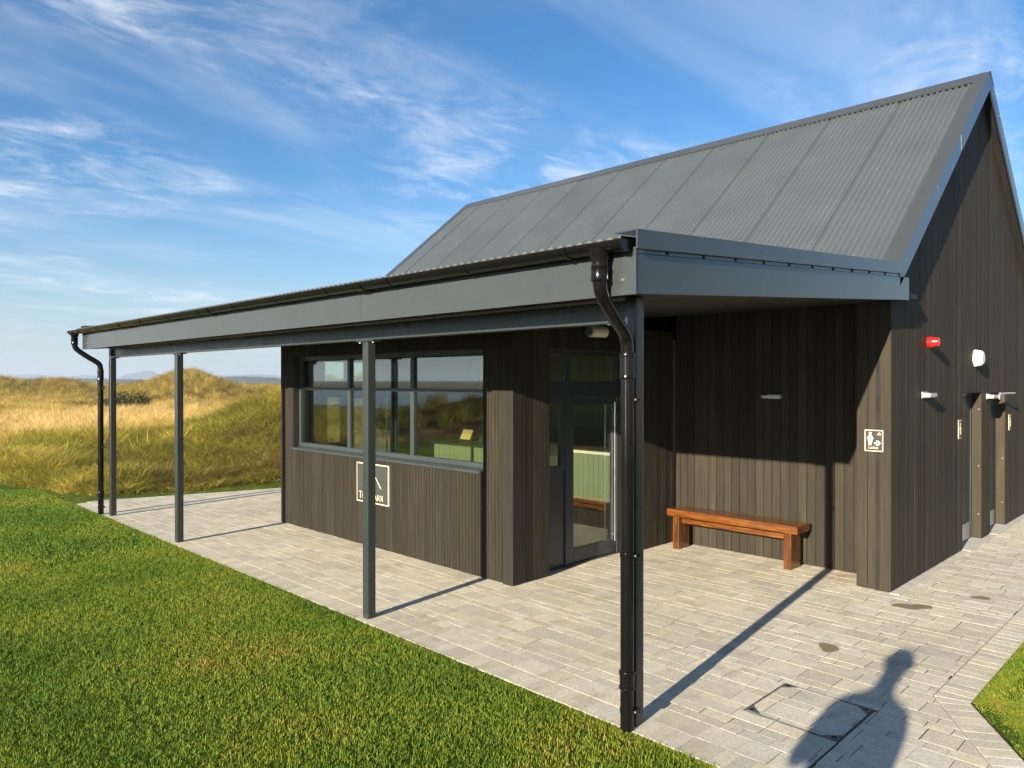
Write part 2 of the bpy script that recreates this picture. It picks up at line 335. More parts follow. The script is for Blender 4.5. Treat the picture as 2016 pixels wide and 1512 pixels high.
mb = MB(); mb.add([(-12000, -12000, -4.5), (-64, -12000, -4.5), (-64, 12000, -4.5), (-12000, 12000, -4.5)], [(0, 1, 2, 3)])
m = NT('sea_water'); v = m.vec('World'); m.bump(m.math('ADD', m.noise(v, 0.25, 5, 0.6), m.noise(v, 0.03, 3)), 0.35, 0.6)
so = mb.obj('sea', m.set(Base_Color=(0.012, 0.035, 0.055), Roughness=0.18)); tag(so, kind='structure')
def hills(name, D0, depth, prof, col, t0=-0.75, t1=0.75, n=400):
    vs_, fs_ = [], []
    ts = np.linspace(t0, t1, n); rows = 9
    for i, t in enumerate(ts):
        for r in range(rows):
            q = r / (rows - 1); w = math.sin(math.pi * q) ** 1.2; D = D0 + depth * q
            h = prof(t) * w * (1 + 0.25 * (float(fbm(np.array(t * 60), np.array(q * 3.0), 1.0, 5)) - 0.5)) - 3
            L = -t * D; vs_.append(((D + L) * 0.70711, (D - L) * 0.70711, h))
    for i in range(n - 1):
        for r in range(rows - 1):
            a = i * rows + r; fs_.append((a, a + rows, a + rows + 1, a + 1))
    mb = MB(); mb.add(vs_, fs_); m = NT(name + '_slopes'); v = m.vec('World'); f = m.noise(v, 0.006, 6, 0.6)
    o = mb.obj(name, m.set(Base_Color=m.ramp(f, [(0.35, col[0]), (0.65, col[1])]), Roughness=0.95, Specular_IOR_Level=0.0), smooth=True)
    return tag(o, kind='structure')
def gs(t, c, w): return math.exp(-((t - c) / w) ** 2)
hills('far_hills', 4200, 900, lambda t: 14 + 30 * gs(t, 0.512, 0.020) + 34 * gs(t, 0.489, 0.014) + 24 * gs(t, 0.655, 0.045) + 12 * gs(t, 0.58, 0.03) + 22 * gs(t, 0.35, 0.10) + 9 * math.sin(t * 41) ** 2, ((0.05, 0.06, 0.045), (0.10, 0.11, 0.07)))
hills('wooded_hills', 1500, 400, lambda t: 6 + 7 * gs(t, 0.36, 0.05) + 3.2 * gs(t, 0.64, 0.08) + 3 * float(fbm(np.array(t * 160), np.array(0.5), 1.0, 8)), ((0.022, 0.035, 0.016), (0.05, 0.055, 0.025)))

# ------------------------------------------------------------------ paving
EDGE = 3.80
pav = MB().add([(3.78, 0.0, -0.012), (17.5, 0.0, -0.012), (17.5, 14.9, -0.012), (3.78, 14.9, -0.012)], [])
base_poly = [(3.80, 0.30), (3.80, 14.80), (4.45, 14.88), (8.75, 13.62), (8.75, 2.63), (17, 2.63), (17, 1.343), (5.785, 1.343), (4.10, 0.262)]
pm = MB(); pm.add([(x, y, -0.0040) for x, y in base_poly], [tuple(range(len(base_poly)))][:1])
paving = pm.obj('paving', M['joint']); tag(paving, kind='structure')
def clip(poly, nx_, ny_, d):       # keep nx*x+ny*y<=d
    out = []
    for i in range(len(poly)):
        a, b = poly[i], poly[(i + 1) % len(poly)]; fa = nx_*a[0]+ny_*a[1]-d; fb = nx_*b[0]+ny_*b[1]-d
        if fa <= 0: out.append(a)
        if fa * fb < 0: t = fa / (fa - fb); out.append((a[0] + (b[0]-a[0])*t, a[1] + (b[1]-a[1])*t))
    return out
def area(p): return 0.5 * abs(sum(p[i][0]*p[(i+1) % len(p)][1] - p[(i+1) % len(p)][0]*p[i][1] for i in range(len(p))))
def rect(x0, x1, y0, y1): return [(x0, y0), (x1, y0), (x1, y1), (x0, y1)]
MANH = (4.57, 5.19, 1.765, 2.385)
blocks = []; tray = []
def emit(poly):
    todo = [poly]; x0, x1, y0, y1 = MANH; g = 0.006
    out = []
    for q in todo:
        ins = clip(clip(clip(clip(q, -1, 0, -x0 - 0.012), 1, 0, x1 - 0.012), 0, -1, -y0 - 0.012), 0, 1, y1 - 0.012)
        if len(ins) > 2 and area(ins) > 6e-4: tray.append(ins)
        a = clip(q, 1, 0, x0 - g); out.append(a)
        b = clip(q, -1, 0, -x1 - g); out.append(b)
        mid_ = clip(clip(q, -1, 0, -x0 + g), 1, 0, x1 + g)
        if len(mid_) > 2: out += [clip(mid_, 0, 1, y0 - g), clip(mid_, 0, -1, -y1 - g)]
    for q in out:
        if len(q) < 3 or area(q) < 4e-4: continue
        if max(p[0] for p in q) < MANH[0] and min(p[1] for p in q) < 1.765 < max(p[1] for p in q):   # a cut line runs on from the cover
            for z in (clip(q, 0, 1, 1.758), clip(q, 0, -1, -1.772)):
                if len(z) > 2 and area(z) > 4e-4: blocks.append(z)
        else: blocks.append(q)
J = 0.0028
dgx, dgy = 0.5395, -0.8420       # normal of the slanted path edge near the camera
dg_in = dgx * 5.72 + dgy * 1.56; dg_out = dg_in + 0.205
far_n = (0.2773, 0.9608); far_d = far_n[0] * 4.45 + far_n[1] * 14.86
def inside_building(q):
    cx = sum(p[0] for p in q) / len(q); cy = sum(p[1] for p in q) / len(q)
    return (cx > 5.72 and 5.78 < cy < 10.5) or (cx > 8.80 and cy > 2.75) or (cx > 8.3 and 2.75 < cy < 2.9)
x = EDGE + 0.215; ci = 0
cw_seq = [0.21, 0.105, 0.105, 0.21, 0.21, 0.105]
while x < 16.6:
    w = cw_seq[ci % len(cw_seq)]; ci += 1
    y = 0.1 + random.random() * 0.2; top = 14.9 if x < 8.75 else 2.70
    while y < top:
        ln = random.choice((0.205, 0.255, 0.31, 0.31)) if w > 0.15 else random.choice((0.125, 0.155, 0.205, 0.205))
        jy = random.choice((0.003, 0.004, 0.006, 0.009)); q = rect(x + J/2, x + w - J/2, y + jy/2, y + ln - jy/2); y += ln
        if x + w < 5.72: qs = [clip(q, dgx, dgy, dg_in - 0.003)]
        elif x > 5.72: qs = [clip(q, 0, -1, -1.563)]
        else: qs = [clip(clip(q, 0, -1, -1.563), -1, 0, -5.72 + J)] + [clip(clip(q, dgx, dgy, dg_in - 0.003), 1, 0, 5.72)]
        for q in qs:
            q = clip(q, far_n[0], far_n[1], far_d) if len(q) > 2 else q
            if len(q) > 2 and area(q) > 5e-4 and not inside_building(q): emit(q)
    x += w
# header course along the lawn, along the gable path and on the slanted edge
y = 0.32
while y < 14.74:
    q = rect(EDGE, EDGE + 0.215 - J, y + J/2, y + 0.105 - J/2); q = clip(q, dgx, dgy, dg_in - 0.003)
    if len(q) > 2 and area(q) > 5e-4: blocks.append(q)
    y += 0.105
xx = 5.645
while xx < 16.6:
    q = rect(xx + J/2, xx + 0.105 - J/2, 1.345, 1.557); q = clip(q, -0.960, -0.281, -0.960*5.72 - 0.281*1.56 - 0.002) if xx < 6.0 else q
    if len(q) > 2 and area(q) > 5e-4: blocks.append(q)
    xx += 0.105
tx, ty = -0.8420, -0.5395
s_ = -0.20
while s_ < 1.75:
    def P(a, b): return (5.72 + tx * a + dgx * b, 1.56 + ty * a + dgy * b)
    q = [P(s_ + J/2, 0.003), P(s_ + 0.105 - J/2, 0.003), P(s_ + 0.105 - J/2, 0.205), P(s_ + J/2, 0.205)]
    q = clip(q, 0.960, 0.281, 0.960*5.72 + 0.281*1.56 - 0.002) if s_ < 0.25 else q
    if len(q) > 2 and area(q) > 5e-4: blocks.append(q)
    s_ += 0.105
def block_geo(q, z0=-0.05, z1=0.0, ch=0.0011, tilt=(0, 0)):
    if sum(q[i][0]*q[(i+1) % len(q)][1] - q[(i+1) % len(q)][0]*q[i][1] for i in range(len(q))) < 0: q = q[::-1]
    cx = sum(p[0] for p in q) / len(q); cy = sum(p[1] for p in q) / len(q); n = len(q)
    def zt(p): return z1 + (p[0]-cx)*tilt[0] + (p[1]-cy)*tilt[1]
    ins = []
    for p in q:
        d = math.hypot(p[0]-cx, p[1]-cy); k = max(0.0, 1 - ch * 1.35 / max(d, 0.01)); ins.append((cx + (p[0]-cx)*k, cy + (p[1]-cy)*k))
    v = [(p[0], p[1], z0) for p in q] + [(p[0], p[1], zt(p) - ch) for p in q] + [(p[0], p[1], zt(p)) for p in ins]
    f = [tuple(range(2*n, 3*n))]
    for i in range(n):
        j = (i + 1) % n; f += [(i, j, n+j, n+i), (n+i, n+j, 2*n+j, 2*n+i)]
    return v, f, (cx, cy)
def seen(q):
    cx = sum(p[0] for p in q) / len(q); cy = sum(p[1] for p in q) / len(q)
    D = (cx + cy) * 0.70711; L = (cx - cy) * 0.70711
    if D < 0.5 or abs(L / D) > 0.70 or 2.2 / D > 0.525: return 0
    if L / D > 0.36 and cx > 8.2 and cy > 2.63: return 0
    return area(q) / D ** 3
order = sorted(range(len(blocks)), key=lambda i: -seen(blocks[i]))
cache = {}
rest = MB()
for rank, i in enumerate(order):
    q = blocks[i]; tl = (random.uniform(-0.005, 0.005), random.uniform(-0.005, 0.005)); dz = random.uniform(-0.0008, 0.0004)
    if rank < 300:
        v, f, c = block_geo(q); w_ = max(p[0] for p in q) - min(p[0] for p in q); h_ = max(p[1] for p in q) - min(p[1] for p in q)
        key = (round(w_, 3), round(h_, 3)) if len(q) == 4 and abs(w_ * h_ - area(q)) < 1e-5 else None
        me = cache.get(key) if key else None
        if me is None:
            mbb = MB(); mbb.add(v, f); me = mbb.mesh('paver', M['paver'], origin=(c[0], c[1], 0))
            if key: cache[key] = me
        o = place('paver', me, paving, (c[0], c[1], dz)); o.rotation_euler = (tl[1] * 0.6, -tl[0] * 0.6, 0)
    else:
        v, f, c = block_geo(q, z1=dz, tilt=(tl[0] * 0.5, tl[1] * 0.5)); rest.add(v, f)
ro = rest.obj('more_pavers', M['paver'], paving); tag(ro, kind='stuff')
mb = MB(); mb.box((8.14, 2.535, -0.03), (16.5, 2.629, 0.006)); mb.obj('concrete_strip', M['concrete'], paving)

# recessed access cover
mh = empty('access_cover', (4.88, 2.075, 0), 'square recessed access cover filled with pavers, near the photographer shadow', 'access cover')
x0, x1, y0, y1 = MANH; t = 0.005
fr_ = MB()
for a in (0.0, 0.009):
    fr_.box((x0+a, y0+a, -0.04), (x0+a+t*.6, y1-a, 0.0015)); fr_.box((x1-a-t*.6, y0+a, -0.04), (x1-a, y1-a, 0.0015))
    fr_.box((x0+a+t*.6, y0+a, -0.04), (x1-a-t*.6, y0+a+t*.6, 0.0014)); fr_.box((x0+a+t*.6, y1-a-t*.6, -0.04), (x1-a-t*.6, y1-a, 0.0014))
fr_.obj('steel_frame', M['galv'], mh)
for q in tray:
    v, f, c = block_geo(q, z1=-0.001); mbb = MB(); mbb.add(v, f); mbb.obj('paver', M['paver'], mh, origin=(c[0], c[1], 0))
for sx, sy in ((0, 0), (0, 1), (1, 0), (1, 1)):
    cx = x1 if sx else x0; cy = y1 if sy else y0; dx = -1 if sx else 1; dy = -1 if sy else 1
    mb = MB(); mb.prism([(cx+dx*.012, cy+dy*.012, -0.02), (cx+dx*.105, cy+dy*.012, -0.02), (cx+dx*.012, cy+dy*.105, -0.02)], (0, 0, 0.0245))
    pl = mb.obj('corner_plate', M['galv'], mh)
    mb = MB(); mb.tube([(cx+dx*.04, cy+dy*.04, 0.002), (cx+dx*.04, cy+dy*.04, 0.0062)], 0.016, 14); mb.obj('keyhole', M['black'], pl)
def puddle(name, cx, cy, rx, ry, label, rot=0, sd=0):
    rr = random.Random(sd); n = 26; pts = []
    ph = [rr.uniform(0, 6.28) for _ in range(4)]
    for i in range(n):
        a = 2*math.pi*i/n; k = 1 + 0.17*math.sin(2*a+ph[0]) + 0.12*math.sin(3*a+ph[1]) + 0.08*math.sin(5*a+ph[2])
        u, w = rx*k*math.cos(a), ry*k*math.sin(a); pts.append((cx + u*math.cos(rot) - w*math.sin(rot), cy + u*math.sin(rot) + w*math.cos(rot), 0.0008))
    mb = MB(); mb.prism(pts, (0, 0, 0.0018)); tag(mb.obj(name, M['puddle'], origin=(cx, cy, 0)), label, 'puddle', 'puddles on the paving')
puddle('puddle', 6.13, 2.45, 0.095, 0.085, 'small brown puddle on the paving between post shadow and person shadow', 0.3, 1)
puddle('puddle', 7.82, 2.32, 0.10, 0.165, 'larger brown puddle on the paving beside the building corner', 0.5, 5)
puddle('puddle', 8.62, 1.92, 0.07, 0.09, 'faint small puddle farther along the gable path', 0.2, 9)

# ------------------------------------------------------------------ pavilion
pavilion = empty('timber_pavilion', (8.2, 2.63, 0), 'dark timber clad pavilion with steep grey corrugated roof', 'building')
RS = 0.827; RX, RZ = 11.69, 6.40; VX = 8.06
def roof_top(X): return RZ - RS * abs(X - RX)
BW = 0.1085
def clad(name, o0, along, normal, L, top, openings=(), groove=True, thick=0.15, mat='clad', pitch=BW, first=0.0, inner='plaster', pale=()):
    """vertical boards over a backing; openings: (a0,a1,z0,z1)."""
    o0 = Vector(o0); al = Vector(along); no = Vector(normal)
    def at(a, nn, z): return o0 + al * a + no * nn + Vector((0, 0, z))
    br = sorted({0.0, L} | {e for op in openings for e in op[:2] if 0 < e < L} | ({abs(RX - o0.x)} if callable(top) else set()))
    tp = top if callable(top) else (lambda a: top)
    def zr(a):
        segs = [(0.012, None)]
        for (p, q, z0, z1) in openings:
            if p < a < q:
                ns = []
                for (s0, s1) in segs:
                    if z0 > s0: ns.append((s0, z0))
                    if s1 is None or z1 < s1: ns.append((max(z1, s0), s1))
                segs = ns
        return segs
    bk = MB()
    for a0, a1 in zip(br[:-1], br[1:]):
        for s0, s1 in zr((a0 + a1) / 2):
            za, zb = (s1, s1) if s1 is not None else (tp(a0), tp(a1)); zl = -0.1 if s0 < 0.05 else s0
            bk.add([at(a0, -thick, zl), at(a1, -thick, zl), at(a1, -0.022, zl), at(a0, -0.022, zl), at(a0, -thick, za), at(a1, -thick, zb), at(a1, -0.022, zb), at(a0, -0.022, za)],
                   [(0, 3, 2, 1), (4, 5, 6, 7), (0, 1, 5, 4), (1, 2, 6, 5), (2, 3, 7, 6), (3, 0, 4, 7)])
    wall = bk.obj(name, [M['backing']], pavilion, origin=tuple(o0))
    edges = [0.0]; e = first or pitch
    while e < L - 0.02: edges.append(e); e += pitch
    edges.append(L); edges = sorted(set(edges) | set(br))
    edges = [edges[0]] + [b for a, b in zip(edges[:-1], edges[1:]) if b - a > 0.012 or b in br]
    store = {}
    for a0, a1 in zip(edges[:-1], edges[1:]):
        for s0, s1 in zr((a0 + a1) / 2):
            w = a1 - a0; g = 0.0022; ch = 0.003; c = w / 2
            prof = [(g, -0.021), (g, -ch), (g + ch, 0)]
            if groove and w > 0.08: prof += [(c - 0.004, 0), (c - 0.0018, -0.007), (c + 0.0018, -0.007), (c + 0.004, 0)]
            prof += [(w - g - ch, 0), (w - g, -ch), (w - g, -0.021)]
            sloped = s1 is None and callable(top)
            key = None if sloped else (round(w, 4), round(s0, 3), s1)
            me = store.get(key) if key else None
            if me is None:
                n = len(prof); V = []; org = at(a0, 0, 0)
                for zz in (0, 1):
                    for (pa, pn) in prof:
                        z = s0 if zz == 0 else (s1 if s1 is not None else tp(a0 + pa)); V.append(al * pa + no * pn + Vector((0, 0, z)))
                mbb = MB(); mbb.add(V, [tuple(range(n)), tuple(range(n, 2*n))] + [(i, (i+1) % n, n + (i+1) % n, n + i) for i in range(n)])
                me = mbb.mesh('board', M['clad_pale'] if any(p0 <= (a0 + a1)/2 <= p1 for p0, p1 in pale) else M[mat])
                if key: store[key] = me
            jit = no * random.uniform(-0.0015, 0.0015)
            place('board', me, wall, at(a0, 0, 0) + jit)
    return wall
KX, KY0, KY1 = 5.57, 5.56, 10.65; GY_ = 2.63
WIN = (6.02, 10.26, 1.16, 2.56)                  # window opening in Y and z
def soff(X): return 2.712 + (X - 3.52) * 0.0695
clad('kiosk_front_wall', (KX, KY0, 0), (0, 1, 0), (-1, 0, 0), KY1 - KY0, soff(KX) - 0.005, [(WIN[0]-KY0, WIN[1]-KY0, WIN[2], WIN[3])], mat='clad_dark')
DOP = (6.16, 7.66, 0.0, 2.56)                    # door opening in X and z
clad('kiosk_side_wall', (KX + 0.001, KY0, 0), (1, 0, 0), (0, -1, 0), 8.70 - KX - 0.03, soff(KX), [(DOP[0]-KX, DOP[1]-KX, 0, 2.56)], mat='clad')
clad('kiosk_far_wall', (KX + 0.001, KY1, 0), (1, 0, 0), (0, 1, 0), 8.70 - KX - 0.03, soff(KX), [(DOP[0]-KX, DOP[1]-KX, 0, 2.56)])
clad('bench_wall', (8.70, 2.975, 0), (0, 1, 0), (-1, 0, 0), KY0 - 2.975 - 0.02, soff(8.7) + 0.05, groove=False)
clad('far_front_wall', (8.70, KY1 + 0.02, 0), (0, 1, 0), (-1, 0, 0), 13.09 - KY1 - 0.02, soff(8.7) + 0.05, groove=False)
clad('pier_front_wall', (8.18, GY_ + 0.001, 0), (0, 1, 0), (-1, 0, 0), 0.345, soff(8.18) + 0.02, groove=False, pitch=0.115, mat='clad')
clad('pier_side_wall', (8.202, 2.975, 0), (1, 0, 0), (0, 1, 0), 0.49, soff(8.2) + 0.02, groove=False, thick=0.12)
G1 = (10.86, 11.83, 0, 2.055); G2 = (12.30, 13.22, 0, 2.035)
clad('gable_wall', (8.18, GY_, 0), (1, 0, 0), (0, -1, 0), 7.02, lambda a: roof_top(8.18 + a) - 0.10, [(G1[0]-8.18, G1[1]-8.18, 0, G1[3]), (G2[0]-8.18, G2[1]-8.18, 0, G2[3])])
bk = MB(); bk.prism([(8.7, 13.10, -0.1), (15.2, 13.10, -0.1), (15.2, 13.10, 3.4), (RX, 13.10, 6.28), (8.2, 13.10, 3.4), (8.7, 13.10, 3.3)], (0, -0.15, 0)); bk.obj('far_gable_wall', M['clad'], pavilion)
bk = MB(); bk.box((15.05, 2.80, -0.1), (15.199, 12.94, 3.42)); bk.obj('rear_wall', M['clad'], pavilion)

# room inside
mb = MB(); mb.box((5.73, 5.72, -0.06), (8.85, 10.49, 0.001)); mb.box((8.851, 5.72, -0.06), (11.6, 12.9, 0.001)); mb.obj('room_floor', M['floor_in'], pavilion)
mb = MB(); mb.box((5.73, 5.72, 2.72), (8.85, 10.49, 2.76)); mb.box((8.851, 5.72, 2.72), (11.6, 12.9, 2.76)); mb.obj('room_ceiling', M['white'], pavilion)
mb = MB(); mb.box((11.6, 5.72, 0), (11.68, 12.9, 2.75), 0); iw = mb.obj('tiled_back_wall', M['plaster'], pavilion)
mb = MB(); mb.box((8.72, 5.60, 0), (11.6, 5.71, 2.75)); mb.obj('room_side_wall', M['plaster'], pavilion)
tm = {}
for i in range(20):
    for j in range(9):
        y = 6.6 + i * 0.302; z = 0.02 + j * 0.302
        if 'a' not in tm:
            b2 = MB(); b2.box((-0.008, 0.003, 0.003), (0.004, 0.299, 0.299)); tm['a'] = b2.mesh('wall_tile', M['tile'])
        place('wall_tile', tm['a'], iw, (11.598, y, z))
mb = MB(); mb.box((5.76, 10.40, 0.02), (8.60, 10.49, 0.9)); mb.obj('inner_dado', M['panelgreen'], pavilion) if False else None

# ---- front window
win = MB(); FX = 5.665; FD = 0.07
a0, a1, z0, z1 = WIN; a0 += 0.004; a1 -= 0.004; z0 += 0.045; z1 -= 0.004
win.box((FX, a0, z0), (FX+FD, a1, z0+0.055)); win.box((FX, a0, z1-0.055), (FX+FD, a1, z1))
win.box((FX, a0, z0+0.055), (FX+FD, a0+0.055, z1-0.055)); win.box((FX, a1-0.055, z0+0.055), (FX+FD, a1, z1-0.055))
MU = (7.445, 8.885); TZ = (2.058, 2.098)
for yv in MU: win.box((FX+0.001, yv-0.034, z0+0.055), (FX+FD, yv+0.034, z1-0.055))
cols = [a0+0.055, MU[0]-0.034, MU[0]+0.034, MU[1]-0.034, MU[1]+0.034, a1-0.055]
for k in range(3): win.box((FX+0.002, cols[2*k], TZ[0]), (FX+FD, cols[2*k+1], TZ[1]))
wf = win.obj('window', M['frame'], pavilion, bevel=0.003)
for k in range(3):
    for (p, q) in ((z0+0.05, TZ[0]+0.005), (TZ[1]-0.005, z1-0.05)):
        mb = MB(); mb.box((FX+0.030, cols[2*k]-0.004, p), (FX+0.036, cols[2*k+1]+0.004, q)); mb.obj('pane', M['glass'], wf)
sl = MB(); sl.prism([(5.545, a0-0.01, WIN[2]+0.002), (5.545, a0-0.01, WIN[2]+0.028), (FX+0.01, a0-0.01, WIN[2]+0.044), (FX+0.01, a0-0.01, WIN[2]+0.002)], (0, a1-a0+0.02, 0))
sl.obj('sill', M['frame'], wf)
rv = MB(); rv.box((KX-0.001, WIN[1]-0.003, WIN[2]), (FX+FD, WIN[1]+0.0, WIN[3])); rv.box((KX-0.001, WIN[0], WIN[2]), (FX+FD, WIN[0]+0.003, WIN[3])); rv.box((KX-0.001, WIN[0]+.003, WIN[3]-.003), (FX+FD, WIN[1]-.003, WIN[3]))
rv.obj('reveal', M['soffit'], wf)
for yv in (6.35, 7.0, 7.7, 8.3, 9.2, 9.9):
    mb = MB(); mb.tube([(5.575, yv, WIN[2]+0.030), (5.575, yv, WIN[2]+0.036)], 0.011, 10); mb.obj('drain_cap', M['black'], wf)

# ---- entrance sets (side wall and, mirrored, far wall)
def entrance(yp, s, name):
    """yp: outer plane of the frame, s: +1 frame goes to +Y."""
    X0, X1, zt = DOP[0]+0.003, DOP[1]-0.003, DOP[3]-0.003
    def bx(mb, xa, xb, za, zb, d0=0.0, d1=0.07):
        ya, yb = sorted((yp + s*d0, yp + s*d1)); mb.box((xa, ya, za), (xb, yb, zb)); return mb
    f = MB(); bx(f, X0, X0+0.06, 0.004, zt); bx(f, X1-0.06, X1, 0.004, zt); bx(f, X0+0.06, X1-0.06, zt-0.06, zt); bx(f, X0+0.06, X1-0.06, 1.99, 2.19, -0.012, 0.07)
    bx(f, 6.60, 6.67, 0.02, 1.99); bx(f, 6.60, 6.67, 2.19, zt-0.06); bx(f, X0+0.06, X1-0.06, 0.004, 0.02, -0.02, 0.09)
    fo = f.obj(name, M['frame'], pavilion, bevel=0.003)
    for (xa, xb) in ((X0+0.055, 6.605), (6.665, X1-0.055)): bx(MB(), xa, xb, 2.185, zt-0.055, 0.030, 0.036).obj('fanlight_pane', M['glass'], fo)
    sd = MB(); bx(sd, X0+0.06, 6.60, 1.14, 1.20, 0.008, 0.06); bx(sd, X0+0.06, 6.60, 1.93, 1.99, 0.008, 0.06); bx(sd, X0+0.06, X0+0.10, 1.20, 1.93, 0.008, 0.06); bx(sd, 6.52, 6.60, 1.20, 1.93, 0.008, 0.06)
    sd.obj('side_casement', M['frame'], fo, bevel=0.003)
    bx(MB(), X0+0.095, 6.525, 1.195, 1.935, 0.030, 0.036).obj('side_pane', M['glass'], fo)
    bx(MB(), X0+0.06, 6.60, 0.02, 1.14, 0.022, 0.05).obj('side_panel', M['frame'], fo, bevel=0.004)
    lf = MB(); la, lb = 6.675, X1-0.065
    bx(lf, la, la+0.075, 0.025, 1.985, 0.006, 0.055); bx(lf, lb-0.075, lb, 0.025, 1.985, 0.006, 0.055); bx(lf, la+0.075, lb-0.075, 0.025, 0.19, 0.006, 0.055); bx(lf, la+0.075, lb-0.075, 1.90, 1.985, 0.006, 0.055)
    lo = lf.obj('door_leaf', M['frame'], fo, bevel=0.003)
    bx(MB(), la+0.07, lb-0.07, 0.185, 1.905, 0.028, 0.034).obj('door_pane', M['glass'], fo)
    hb = MB(); yh = yp - s*0.045; hb.tube([(lb-0.10, yh, 0.18), (lb-0.10, yh, 1.93)], 0.010, 10)
    for zz in (0.26, 1.84): hb.tube([(lb-0.10, yh, zz), (lb-0.10, yp + s*0.01, zz)], 0.008, 8)
    hb.obj('pull_handle', M['chrome'], fo, smooth=True)
    r = MB(); ya, yb = sorted((yp - s*0.14, yp + s*0.07)); r.box((DOP[1]-0.002, ya, 0.012), (DOP[1]+0.018, yb, DOP[3])); r.obj('reveal_board', M['clad'], fo)
entrance(KY0 + 0.145, 1, 'entrance'); entrance(KY1 - 0.145, -1, 'far_entrance')

# ---- gable doors
def gable_door(g, name):
    xa, xb, _, zt = g; dpt = 0.115; Y = GY_ + dpt
    f = MB(); f.box((xa+.003, Y, 0.004), (xa+0.07, Y+0.07, zt-.003)); f.box((xb-0.07, Y, 0.004), (xb-.003, Y+0.07, zt-.003)); f.box((xa+0.07, Y, zt-0.07), (xb-0.07, Y+0.07, zt-.003))
    fo = f.obj(name, M['frame'], pavilion, bevel=0.003)
    MB().box((xa+0.073, Y+0.012, 0.02), (xb-0.073, Y+0.06, zt-0.073)).obj('door_leaf', M['frame'], fo, bevel=0.004)
    MB().box((xa+0.14, Y-0.003, 0.03), (xb-0.14, Y+0.0115, 0.25)).obj('kick_plate', M['alu'], fo)
    h = MB(); h.tube([(xa+0.16, Y+0.01, 1.0), (xa+0.16, Y-0.045, 1.0), (xa+0.28, Y-0.045, 1.0)], 0.010, 8); h.obj('handle', M['chrome'], fo, smooth=True)
    MB().box((xb-0.020, GY_+0.002, 0.014), (xb-0.001, Y-0.001, zt-0.002)).obj('reveal_board', M['clad_pale'], fo)
    MB().box((xa+0.001, GY_+0.002, 0.014), (xa+0.020, Y-0.001, zt-0.002)).obj('reveal_board', M['clad_pale'], fo)
    MB().box((xa+0.021, GY_+0.002, zt-0.02), (xb-0.021, Y-0.001, zt-0.001)).obj('head_board', M['clad'], fo)
    MB().box((xa+0.002, GY_-0.10, -0.02), (xb-0.002, Y+0.005, 0.012)).obj('threshold', M['concrete'], fo)
    for zz in (0.35, 1.02, 1.80):
        mb = MB(); mb.tube([(xb-0.030, GY_+0.03, zz), (xb-0.019, GY_+0.03, zz)], 0.010, 8); mb.obj('bolt', M['galv'], fo)
gable_door(G1, 'gable_door'); gable_door(G2, 'gable_door')

# ---- main roof
roof = MB(); TH = 0.012
nrm = Vector((-RS, 0, 1)).normalized(); upd = Vector((1, 0, RS)).normalized()
# structural deck under the sheets
dk = MB(); dk.prism([(VX+0.06, 2.56, roof_top(VX+0.06)-0.07), (RX, 2.56, RZ-0.07), (2*RX-VX-0.06, 2.56, roof_top(VX+0.06)-0.07), (2*RX-VX-0.06, 2.56, roof_top(VX+0.06)-0.15), (RX, 2.56, RZ-0.17), (VX+0.06, 2.56, roof_top(VX+0.06)-0.15)], (0, 10.6, 0))
roofo = dk.obj('roof', M['soffit'], pavilion)
def corr_sheet(y_w, slope_len, amp=0.0205, pitch=0.0765, seg=10):
    nw = int(round(y_w / pitch)); N = nw * seg; V = []
    for i in range(N + 1):
        yy = min(max(i / seg * pitch, 0.0040), N / seg * pitch - 0.0040); h = amp * math.cos(2*math.pi*i/seg)
        V.append((0, yy, h)); V.append((slope_len, yy, h))
    F_ = [(2*i, 2*i+1, 2*i+3, 2*i+2) for i in range(N)]
    mb = MB(); mb.add(V, F_); me = mb.mesh('roof_sheet', M['roof'], True)
    return me, nw * pitch
SL = math.hypot(RX - VX, RZ - roof_top(VX))
me_s, PW = corr_sheet(0.9945, SL - 0.02)
ang = math.atan(RS)
ystart = 3.568 - PW
for k in range(-1, 10):
    for side in (0, 1):
        y = ystart + k * PW
        if y < 2.52 - 0.5 and k < 0: pass
        o = bpy.data.objects.new('roof_sheet', me_s); C.objects.link(o); o.parent = roofo
        yb = max(y, 2.60) if k == -1 else y
        if k == -1:      # cut sheet at the verge is covered by the flashing: use a narrow piece
            if side == 0:
                nar, _ = corr_sheet(0.0765 * 1, SL - 0.02)
            continue_piece = True
            bpy.data.objects.remove(o); continue
        if y + PW > 13.25: bpy.data.objects.remove(o); continue
        if side == 0:
            base = Vector((VX, y, roof_top(VX))) - nrm * 0.033; o.location = base; o.rotation_euler = (0, -ang, 0)
        else:
            base = Vector((2*RX - VX, y + PW, roof_top(VX))) - Vector((RS, 0, 1)).normalized() * 0.030; o.location = base; o.rotation_euler = (0, -ang, math.pi)
        o.location = Vector(o.location) - Vector(world_loc(roofo))
# fill the last part of a metre by the far verge
rem = 13.20 - (ystart + 10 * PW)
if rem > 0.08:
    me_r, pw_r = corr_sheet(rem, SL - 0.02)
    o = bpy.data.objects.new('roof_sheet', me_r); C.objects.link(o); o.parent = roofo; o.rotation_euler = (0, -ang, 0)
    o.location = Vector((VX, ystart + 10 * PW, roof_top(VX))) - nrm * 0.030 - Vector(world_loc(roofo))
